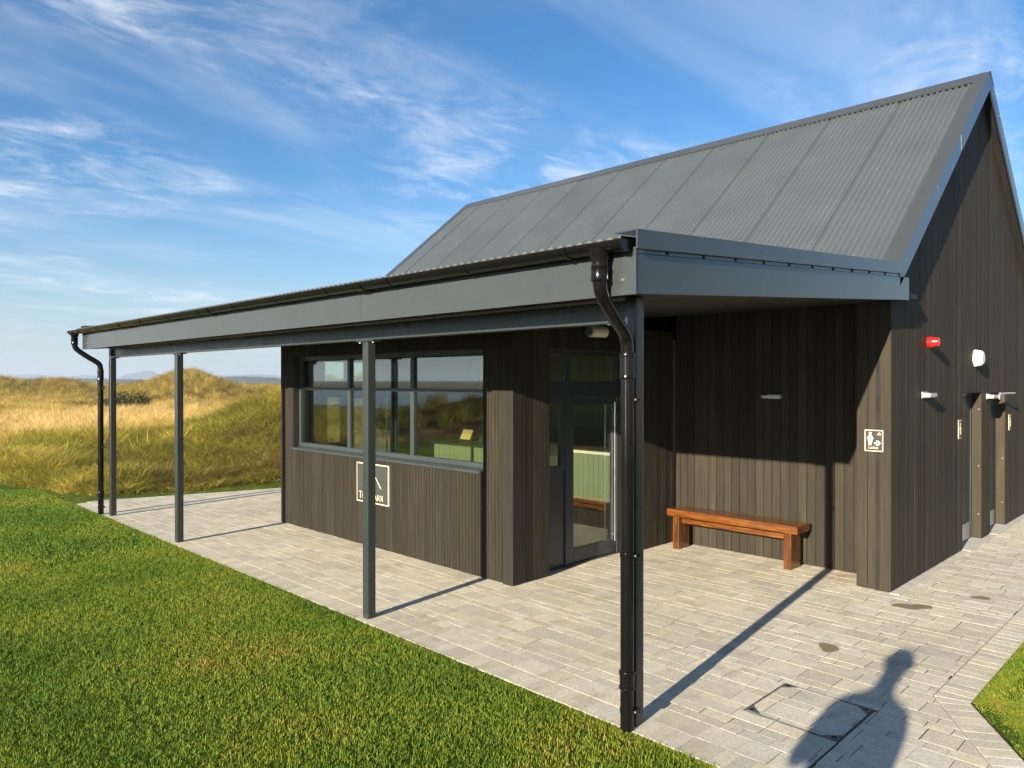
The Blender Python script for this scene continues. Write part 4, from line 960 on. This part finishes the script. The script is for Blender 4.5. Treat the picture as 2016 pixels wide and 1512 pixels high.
# ------------------------------------------------------------------ person whose shadow falls on the paving
def skin_chain(name, verts, edges, radii, mat, parent, root=0, sub=2):
    me = bpy.data.meshes.new(name); me.from_pydata(verts, edges, []); o = bpy.data.objects.new(name, me); C.objects.link(o); o.parent = parent
    o.modifiers.new('skin', 'SKIN'); s = o.modifiers.new('sub', 'SUBSURF'); s.levels = sub; s.render_levels = sub
    sv = me.skin_vertices[0].data if me.skin_vertices else None
    if sv is None:
        bm = bmesh.new(); bm.from_mesh(me); bm.verts.layers.skin.verify(); bm.to_mesh(me); bm.free(); sv = me.skin_vertices[0].data
    for i, r in enumerate(radii): sv[i].radius = r if isinstance(r, tuple) else (r, r); sv[i].use_root = (i == root)
    me.materials.append(mat); return o
PX, PY = -0.20, 1.03
pz = float(ground_h(PX, PY)) + 0.02
pe = empty('person', (PX, PY, pz), 'person in dark jacket and trousers whose shadow falls on the paving', 'person'); pe.rotation_euler.z = R(-84)
M['skin'] = paint('skin_tone', (0.48, 0.27, 0.19), 0.5, 0.06); M['jacket'] = paint('navy_jacket', (0.022, 0.027, 0.042), 0.8, 0.2, 12); M['trouser'] = paint('dark_trousers', (0.030, 0.030, 0.032), 0.85, 0.2, 12); M['hair'] = paint('brown_hair', (0.045, 0.026, 0.015), 0.6, 0.3, 30); M['shoe'] = paint('dark_shoes', (0.02, 0.017, 0.015), 0.5)
s = 1.86 / 1.75
bv = [(0, 0, .95), (0, 0, 1.10), (0, .01, 1.28), (0, 0, 1.44), (0, .01, 1.52), (0, .03, 1.60), (0, .04, 1.68), (0, .03, 1.735)]
be_ = [(0, 1), (1, 2), (2, 3), (3, 4), (4, 5), (5, 6), (6, 7)]; br_ = [(.165, .115), (.145, .105), (.175, .12), (.12, .085), (.055, .055), (.072, .085), (.078, .095), (.05, .065)]
for sd in (-1, 1):
    b0 = len(bv); bv += [(sd*.095, 0, .88), (sd*.105, .015, .50), (sd*.11, -.01, .09), (sd*.115, .09, .04), (sd*.115, .16, .03)]
    be_ += [(0, b0), (b0, b0+1), (b0+1, b0+2), (b0+2, b0+3), (b0+3, b0+4)]; br_ += [.095, .060, .042, (.045, .035), (.038, .025)]
    b0 = len(bv); bv += [(sd*.18, 0, 1.40), (sd*.205, .04, 1.14), (sd*.11, .25, 1.24), (sd*.07, .33, 1.30)]
    be_ += [(3, b0), (b0, b0+1), (b0+1, b0+2), (b0+2, b0+3)]; br_ += [.068, .048, .034, (.030, .042)]
bv = [(x*s, y*s, z*s) for x, y, z in bv]; br_ = [tuple(q*s for q in (r if isinstance(r, tuple) else (r, r))) for r in br_]
body = skin_chain('body', bv, be_, br_, M['jacket'], pe)
for mt in ('trouser', 'skin', 'shoe'): body.data.materials.append(M[mt])
dgs = bpy.context.evaluated_depsgraph_get(); dgs.update(); bme = bpy.data.meshes.new_from_object(body.evaluated_get(dgs)); body.modifiers.clear(); body.data = bme
bme.materials.clear()
for mt in ('jacket', 'trouser', 'skin', 'shoe'): bme.materials.append(M[mt])
for p in bme.polygons:
    z = p.center.z / s; y = p.center.y / s; p.use_smooth = True
    p.material_index = 3 if z < .085 else 1 if z < .93 else 2 if (z > 1.515 and abs(p.center.x) < .12*s and y < .22) or (y > .31 and z > 1.2) else 0
hm = bpy.data.meshes.new('hair'); bm = bmesh.new(); bmesh.ops.create_uvsphere(bm, u_segments=20, v_segments=12, radius=1)
for v in list(bm.verts):
    if v.co.z < -.35 or (v.co.y > .55 and v.co.z < .35): bm.verts.remove(v)
for v in bm.verts: v.co = Vector((v.co.x*.088*s, (v.co.y*.108+.028)*s, (v.co.z*.098+1.68)*s))
bm.to_mesh(hm); bm.free(); hm.materials.append(M['hair']); ho = bpy.data.objects.new('hair', hm); C.objects.link(ho); ho.parent = pe
for sd in (-1, 1):
    for k, (dx, ln) in enumerate(((-.024, .058), (-.008, .068), (.008, .064), (.023, .050))):
        p0 = Vector((sd*.07+dx, .345, 1.32)); ch = [p0, p0+Vector((-sd*.012, .022, ln*.5)), p0+Vector((-sd*.035, .028, ln*.85)), p0+Vector((-sd*.050, .018, ln))]
        skin_chain('finger', [tuple(q*s) for q in ch], [(0, 1), (1, 2), (2, 3)], [.0095, .009, .0085, .0075], M['skin'], pe, sub=1)
    p0 = Vector((sd*.05, .33, 1.31)); skin_chain('thumb', [tuple(p0*s), tuple((p0+Vector((-sd*.03, -.01, .03)))*s), tuple((p0+Vector((-sd*.045, -.012, .055)))*s)], [(0, 1), (1, 2)], [.012, .0105, .009], M['skin'], pe, sub=1)
    mb = MB(); mb.tube([(sd*.030*s, .118*s, 1.69*s), (sd*.030*s, .126*s, 1.69*s)], [.011, .006], 8); mb_o = mb.mesh('eye', M['white'], True); o = bpy.data.objects.new('eye', mb_o); C.objects.link(o); o.parent = pe
    mb = MB(); mb.tube([(sd*.078*s, .02*s, 1.655*s), (sd*.092*s, .01*s, 1.68*s), (sd*.086*s, .015*s, 1.71*s)], [.008, .014, .008], 8); o = bpy.data.objects.new('ear', mb.mesh('ear', M['skin'], True)); C.objects.link(o); o.parent = pe
mb = MB(); mb.tube([(0, .115*s, 1.69*s), (0, .142*s, 1.655*s), (0, .115*s, 1.645*s)], [.008, .015, .008], 8); o = bpy.data.objects.new('nose', mb.mesh('nose', M['skin'], True)); C.objects.link(o); o.parent = pe
mb = MB(); mb.tube([(-.024*s, .112*s, 1.618*s), (0, .120*s, 1.616*s), (.024*s, .112*s, 1.618*s)], [.003, .006, .003], 8); o = bpy.data.objects.new('mouth', mb.mesh('mouth', paint('lips', (.35, .12, .10), .5), True)); C.objects.link(o); o.parent = pe

# ------------------------------------------------------------------ grass
def grass_mat(name, stops, trans=0.35, place=False, rough=0.6):
    m = NT(name); ti = m.n('ShaderNodeAttribute', attribute_type='INSTANCER', attribute_name='tint').outputs['Fac']
    if place:
        v = m.vec('World'); ti = m.math('ADD', m.rng(m.noise(v, 0.55, 3, 0.55), 0.32, 0.70, 0.08, 0.80), m.rng(m.noise(v, 7.0, 4, 0.65), 0.3, 0.7, -0.24, 0.24))
    isl = m.n('ShaderNodeNewGeometry').outputs['Random Per Island']
    f = m.math('ADD', ti, m.math('MULTIPLY', m.math('SUBTRACT', isl, 0.5), 0.45), True)
    c = m.hsv(m.ramp(f, stops), 0.5, 1, m.rng(m.math('FRACT', m.math('MULTIPLY', isl, 13.7)), 0, 1, 0.70, 1.25))
    m.set(Base_Color=c, Roughness=rough, Specular_IOR_Level=0.25)
    tb = m.n('ShaderNodeBsdfTranslucent'); m.l(c, tb.inputs[0]); mx = m.n('ShaderNodeMixShader'); mx.inputs[0].default_value = trans
    m.l(m.bs.outputs[0], mx.inputs[1]); m.l(tb.outputs[0], mx.inputs[2]); m.l(mx.outputs[0], m.out.inputs[0]); return m.mat
M['lawn'] = grass_mat('lawn_blades', [(0.0, (0.078, 0.158, 0.014)), (0.4, (0.150, 0.232, 0.024)), (0.75, (0.255, 0.285, 0.032)), (1.0, (0.38, 0.28, 0.070))], 0.35, True)
M['marram'] = grass_mat('marram_blades', [(0.0, (0.235, 0.150, 0.048)), (0.10, (0.195, 0.150, 0.036)), (0.18, (0.115, 0.160, 0.018)), (0.32, (0.300, 0.315, 0.036)), (0.5, (0.47, 0.365, 0.060)), (0.75, (0.62, 0.440, 0.140)), (1.0, (0.72, 0.550, 0.250))], 0.35)
def tuft_mesh(name, n, rad, h0, h1, w, lean, mat, seed, seg=2):
    rr = random.Random(seed); V, F_ = [], []
    for i in range(n):
        a = rr.uniform(0, 6.283); r = rad * math.sqrt(rr.random()); bx, by = r*math.cos(a), r*math.sin(a)
        th = rr.uniform(0, 6.283); h = rr.uniform(h0, h1); ln = rr.uniform(lean[0], lean[1]) * h; da = rr.uniform(0, 6.283) if rr.random() < .5 else a + rr.uniform(-.6, .6)
        dx, dy = math.cos(da), math.sin(da); wx, wy = math.cos(th)*w/2, math.sin(th)*w/2; b = len(V)
        for k in range(seg + 1):
            q = k / seg; x = bx + dx*ln*q*q; y = by + dy*ln*q*q; z = h * (q - 0.28*q*q*lean[1]) - 0.01
            if k < seg: V += [(x-wx*(1-.45*q), y-wy*(1-.45*q), z), (x+wx*(1-.45*q), y+wy*(1-.45*q), z)]
            else: V.append((x, y, z))
        for k in range(seg - 1): F_.append((b+2*k, b+2*k+1, b+2*k+3, b+2*k+2))
        F_.append((b+2*seg-2, b+2*seg-1, b+2*seg))
    me = bpy.data.meshes.new(name); me.from_pydata(V, [], F_); me.materials.append(mat); return me
def scatter(name, P, rot, scl, tint, tufts, label, cat, pick=None):
    """points with attributes, each carrying one of the tuft meshes"""
    me = bpy.data.meshes.new(name); me.from_pydata(P.tolist(), [], [])
    for an, ty, arr in (('rot', 'FLOAT_VECTOR', rot), ('scl', 'FLOAT_VECTOR', scl), ('tint', 'FLOAT', tint), ('pick', 'INT', rng.integers(0, len(tufts), len(P)) if pick is None else pick)):
        a = me.attributes.new(an, ty, 'POINT'); a.data.foreach_set('vector' if ty == 'FLOAT_VECTOR' else 'value', np.ascontiguousarray(arr, dtype=np.int32 if ty == 'INT' else np.float32).reshape(-1))
    o = bpy.data.objects.new(name, me); C.objects.link(o); tag(o, label, cat, kind='stuff')
    ng = bpy.data.node_groups.new(name, 'GeometryNodeTree'); ng.interface.new_socket('Geometry', in_out='INPUT', socket_type='NodeSocketGeometry'); ng.interface.new_socket('Geometry', in_out='OUTPUT', socket_type='NodeSocketGeometry')
    N_ = ng.nodes.new; L_ = ng.links.new; gi = N_('NodeGroupInput'); go = N_('NodeGroupOutput'); jn = N_('GeometryNodeJoinGeometry')
    def attr(nm, ty): a = N_('GeometryNodeInputNamedAttribute'); a.data_type = ty; a.inputs[0].default_value = nm; return a.outputs[0]
    for i, tme in enumerate(tufts):
        to = bpy.data.objects.new(tme.name, tme)
        oi = N_('GeometryNodeObjectInfo'); oi.inputs['Object'].default_value = to; oi.inputs['As Instance'].default_value = True
        ip = N_('GeometryNodeInstanceOnPoints'); cp = N_('FunctionNodeCompare'); cp.data_type = 'INT'; cp.operation = 'EQUAL'
        L_(attr('pick', 'INT'), cp.inputs[2]); cp.inputs[3].default_value = i
        L_(gi.outputs[0], ip.inputs['Points']); L_(cp.outputs[0], ip.inputs['Selection']); L_(oi.outputs['Geometry'], ip.inputs['Instance'])
        e2r = N_('FunctionNodeEulerToRotation'); L_(attr('rot', 'FLOAT_VECTOR'), e2r.inputs[0]); L_(e2r.outputs[0], ip.inputs['Rotation']); L_(attr('scl', 'FLOAT_VECTOR'), ip.inputs['Scale'])
        L_(ip.outputs[0], jn.inputs[0])
    L_(jn.outputs[0], go.inputs[0]); md = o.modifiers.new('scatter', 'NODES'); md.node_group = ng; return o
def polar_pts(n, t0, t1, d0, d1, pw):     # points in a wedge ahead of the viewing place, thinning with distance
    t = rng.uniform(t0, t1, n); D = (d0**pw + (d1**pw - d0**pw) * rng.random(n)) ** (1/pw)
    L = -t * D; return (D + L) * 0.70711, (D - L) * 0.70711, D
# mown lawn
def lawn_ok(x, y, mrg=0.0):
    left = (x < EDGE - 0.02 - mrg) | ((y > 14.86 + 0.02) & (x < 8)) | ((far_n[0]*x + far_n[1]*y > far_d + 0.03) & (x > 4.4) & (x < 8.8))
    right = (y < 1.33) & (x > EDGE) & ~((dgx*x + dgy*y) < dg_out + 0.02)
    return (left | right) & (rough_mask(x, y) < 0.5)
def blade_tile(name, n, size, h0, h1, w, seed):
    rr = np.random.default_rng(seed); V, F_ = [], []
    cx = rr.random((160, 2)) * size; k = 0
    while k < n:
        if rr.random() < 0.55: c = cx[rr.integers(0, 160)] + rr.normal(0, 0.014, 2)
        else: c = rr.random(2) * size
        x, y = c[0] - size/2, c[1] - size/2
        if abs(x) > size/2 or abs(y) > size/2: continue
        h = rr.uniform(h0, h1); a = rr.uniform(0, 6.283); t = rr.uniform(0, 6.283); l = h * rr.uniform(0.1, 1.0); b = len(V)
        wx, wy = math.cos(t)*w/2, math.sin(t)*w/2; mx, my = x + math.cos(a)*l*.3, y + math.sin(a)*l*.3
        V += [(x-wx, y-wy, -.004), (x+wx, y+wy, -.004), (mx+wx*.8, my+wy*.8, h*.6), (mx-wx*.8, my-wy*.8, h*.6), (x+math.cos(a)*l, y+math.sin(a)*l, h)]
        F_ += [(b, b+1, b+2, b+3), (b+3, b+2, b+4)]; k += 1
    me = bpy.data.meshes.new(name); me.from_pydata(V, [], F_); me.materials.append(M['lawn']); return me
TS = 0.5
tiles_near = [blade_tile('lawn_tile', 2300, TS, 0.010, 0.030, 0.0046, q) for q in (1, 2, 3)]
tiles_far = [blade_tile('lawn_tile', 850, TS, 0.012, 0.032, 0.0085, q) for q in (4, 5)]
lt = [tuft_mesh('lawn_tuft', 30, 0.06, 0.012, 0.034, 0.0048, (0.2, 0.9), M['lawn'], q) for q in (1, 2)]
pts, pk = [], []
covered = set()
def try_tile(cx, cy, key):
    c = np.array([(cx + a, cy + b) for a in (-.249, .249) for b in (-.249, .249)]); 
    if not lawn_ok(c[:, 0], c[:, 1], -0.001).all(): return
    D = (cx + cy) * 0.70711; L = (cx - cy) * 0.70711; d = math.hypot(cx, cy)
    vis = D > 1.5 and abs(L) < 0.78 * D
    covered.add(key); pts.append((cx, cy)); pk.append(random.randrange(3) if vis and d < 10.5 else 3 + random.randrange(2))
for i in range(0, 32):
    for j in range(-18, 42): try_tile(EDGE - 0.022 - TS/2 - i*TS, j*TS + TS/2, ('l', i, j))
for i in range(0, 24):
    for j in range(0, 16): try_tile(5.0 + TS/2 + i*TS, 1.328 - TS/2 - j*TS, ('r', i, j))
tp_ = np.array(pts); nt_ = len(tp_)
a, b, _ = polar_pts(30000, -0.78, 0.80, 2.6, 21, 1.3)
ey = rng.uniform(0.2, 14.9, 2500); ex = rng.uniform(5.85, 12, 1500); es = rng.uniform(0, 1.6, 2600); eo = 0.222 + rng.random(2600)*0.5
X_ = np.concatenate([a, EDGE - 0.03 - rng.random(2500)*0.05, ex, 5.80 + tx*es + dgx*eo]); Y_ = np.concatenate([b, ey, 1.312 - rng.random(1500)*0.05, 1.45 + ty*es + dgy*eo])
def is_cov(x, y):
    if ('l', int((EDGE - 0.022 - x)//TS), int(y//TS)) in covered and x < EDGE - 0.09: return True
    return ('r', int((x - 5.0)//TS), int((1.328 - y)//TS)) in covered and y < 1.25
k = lawn_ok(X_, Y_) & np.array([not is_cov(p, q) for p, q in zip(X_, Y_)]); X_, Y_ = X_[k], Y_[k]; ns_ = len(X_)
PX_ = np.concatenate([tp_[:, 0], X_]); PY_ = np.concatenate([tp_[:, 1], Y_]); n = len(PX_); PZ_ = ground_h(PX_, PY_)
PZ_ = np.where((PX_ > 3.3) & (PY_ > 0.1), np.maximum(PZ_, -0.012), PZ_)
rz_ = np.concatenate([rng.integers(0, 4, nt_) * (math.pi/2), rng.uniform(0, 6.283, ns_)])
hs_ = 0.85 + 0.5 * fbm(PX_, PY_, 1.2, 99, 2); one = np.ones(n)
scatter('lawn_grass', np.stack([PX_, PY_, PZ_], -1), np.stack([0*one, 0*one, rz_], -1), np.stack([one, one, hs_], -1), 0*one, tiles_near + tiles_far + lt, 'short mown green lawn beside the paving', 'grass', np.concatenate([np.array(pk), rng.integers(5, 7, ns_)]))
# long dune grass
XS, YS, SS = [], [], []
for (n, t0, t1, d0, d1, pw, sc_) in ((15000, 0.24, 0.80, 13.5, 26, 1.6, 1.0), (16000, 0.24, 0.80, 24, 60, 1.5, 1.25), (11000, 0.24, 0.80, 58, 125, 1.6, 1.6)):
    a, b, _ = polar_pts(n, t0, t1, d0, d1, pw); XS.append(a); YS.append(b); SS.append(np.full(n, sc_))
th = rng.uniform(0, 6.283, 20000); rd = 13 + 62 * rng.random(20000) ** 0.75; XS.append(3 + rd*np.cos(th)); YS.append(6 + rd*np.sin(th)); SS.append(np.full(20000, 1.5))
X_, Y_, S_ = map(np.concatenate, (XS, YS, SS)); k = (rough_mask(X_, Y_) > rng.uniform(0.25, 0.9, len(X_))) & (X_ > -62) & (fbm(X_, Y_, 2.2, 150, 3) + 0.25 * fbm(X_, Y_, 9.0, 155, 2) > 0.37 + rng.normal(0, 0.05, len(X_))); X_, Y_, S_ = X_[k], Y_[k], S_[k]
n = len(X_); Z_ = ground_h(X_, Y_); D_ = (X_ + Y_) * 0.70711
mound = np.clip(1.25 * gauss(X_, Y_, 13.0, 21.5, 8.6, 6.2, 0.35) + 0.8 * gauss(X_, Y_, 8.6, 17.0, 3.0, 2.4), 0, 1)
edge_ = np.clip(1 - (rough_mask(X_ - 0.35, Y_ - 0.8)), 0, 1)
tn = 0.80 + 0.8 * (fbm(X_, Y_, 5.0, 120, 4) - 0.47) - 0.52 * mound - 0.06 * edge_ * (D_ < 30) + 1.0 * (fbm(X_, Y_, 1.1, 125, 2) - 0.37) * (0.4 + 0.8*mound) + rng.normal(0, 0.11, n) - 0.55 * sstep(-X_, -1, 6) 
farw = sstep(D_ + 14 * (fbm(X_, Y_, 9.0, 165, 2) - 0.37), 44, 66) > rng.random(n)
tn = np.where(farw, np.where(rng.random(n) < 0.66, -0.06 + 0.5 * (fbm(X_, Y_, 6.0, 160, 2) - 0.37), 0.56), tn)
hh = (0.85 - 0.35 * mound - 0.35 * edge_) * rng.uniform(0.45, 1.35, n) * (0.45 + 1.15 * fbm(X_, Y_, 1.3, 130, 2))
mt = [tuft_mesh('marram_tuft', 46, 0.15, 0.22, 0.85, 0.0095, (0.08, 0.80), M['marram'], q, 3) for q in (11, 12, 13, 14)]
wind = np.stack([rng.normal(0.0, .12, n), rng.normal(0.10, .12, n), rng.uniform(0, 6.283, n)], -1)
scatter('dune_grass', np.stack([X_, Y_, Z_ - 0.02], -1), wind, np.stack([S_*rng.uniform(.8, 1.3, n), S_*rng.uniform(.8, 1.3, n), S_*hh], -1), np.clip(tn, 0, 1), mt, 'long golden and green dune grass on the mounds', 'grass')

# gorse bushes in front of the dunes
m = NT('gorse_leaves'); isl = m.n('ShaderNodeNewGeometry').outputs['Random Per Island']
M['gorse'] = m.set(Base_Color=m.ramp(isl, [(0, (0.010, 0.020, 0.007)), (0.6, (0.028, 0.045, 0.012)), (1, (0.060, 0.072, 0.020))]), Roughness=0.7, Specular_IOR_Level=0.2)
M['bark'] = paint('gorse_bark', (0.05, 0.035, 0.02), 0.9)
def bush(t, D, rx, rz, label, seed):
    L = -t * D; cx, cy = (D + L)*0.70711, (D - L)*0.70711; z = float(ground_h(cx, cy)); rr = random.Random(seed)
    e = empty('gorse_bush', (cx, cy, z), label, 'bush', 'gorse bushes')
    st = MB()
    for i in range(9):
        a = rr.uniform(0, 6.28); r = rr.uniform(.3, .9); st.tube([(cx + .1*math.cos(a), cy + .1*math.sin(a), z - .1), (cx + rx*r*.5*math.cos(a), cy + rx*r*.5*math.sin(a), z + rz*.5), (cx + rx*r*.8*math.cos(a), cy + rx*r*.8*math.sin(a), z + rz*.85)], [.05, .035, .012], 6)
    st.obj('stem', M['bark'], e)
    V, F_ = [], []
    lobes = [(rr.uniform(-.65, .65)*rx, rr.uniform(-.5, .5)*rx, rr.uniform(.35, .75)*rz, rr.uniform(.3, .55)) for _ in range(11)]
    for i in range(3600):
        lx, ly, lz, lr = rr.choice(lobes); d = Vector((rr.gauss(0, 1), rr.gauss(0, 1), rr.gauss(0, 1))).normalized() * (rr.random() ** .35)
        p = Vector((cx + lx + d.x*lr*rx*.8, cy + ly + d.y*lr*rx*.8, max(z + .02, z + lz + d.z*lr*rz*.9)))
        s1 = Vector((rr.gauss(0, 1), rr.gauss(0, 1), rr.gauss(0, 1))).normalized()*rr.uniform(.04, .10); s2 = Vector((rr.gauss(0, 1), rr.gauss(0, 1), rr.gauss(0, 1))).normalized()*rr.uniform(.03, .06)
        b = len(V); V += [p - s1, p + s2, p + s1]; F_.append((b, b+1, b+2))
    me = bpy.data.meshes.new('foliage'); me.from_pydata([(x-cx, y-cy, w-z) for x, y, w in V], [], F_); me.materials.append(M['gorse'])
    o = bpy.data.objects.new('foliage', me); C.objects.link(o); o.parent = e
bush(0.520, 47, 1.5, 1.35, 'dark green gorse bush in the gap just right of the far left post', 1)
bush(0.548, 49, 1.2, 1.05, 'low dark gorse bush half hidden behind the far left post', 2)
bush(0.602, 52, 1.9, 0.75, 'flat dark gorse bush left of the far downpipe', 3)

# ------------------------------------------------------------------ air
hz_ = MB(); hz_.box((-6400, -6400, -11.5), (6400, 6400, 75)); ho_ = hz_.obj('haze', []); 
hmz = bpy.data.materials.new('air'); hmz.use_nodes = True; t_ = hmz.node_tree; t_.nodes.clear(); ov = t_.nodes.new('ShaderNodeOutputMaterial'); pv = t_.nodes.new('ShaderNodeVolumePrincipled')
pv.inputs['Color'].default_value = (0.66, 0.80, 1.0, 1); pv.inputs['Density'].default_value = 0.00028; pv.inputs['Anisotropy'].default_value = 0.2; t_.links.new(pv.outputs[0], ov.inputs['Volume'])
ho_.data.materials.append(hmz); tag(ho_, 'pale blue sea haze over the far hills', 'haze', kind='stuff')
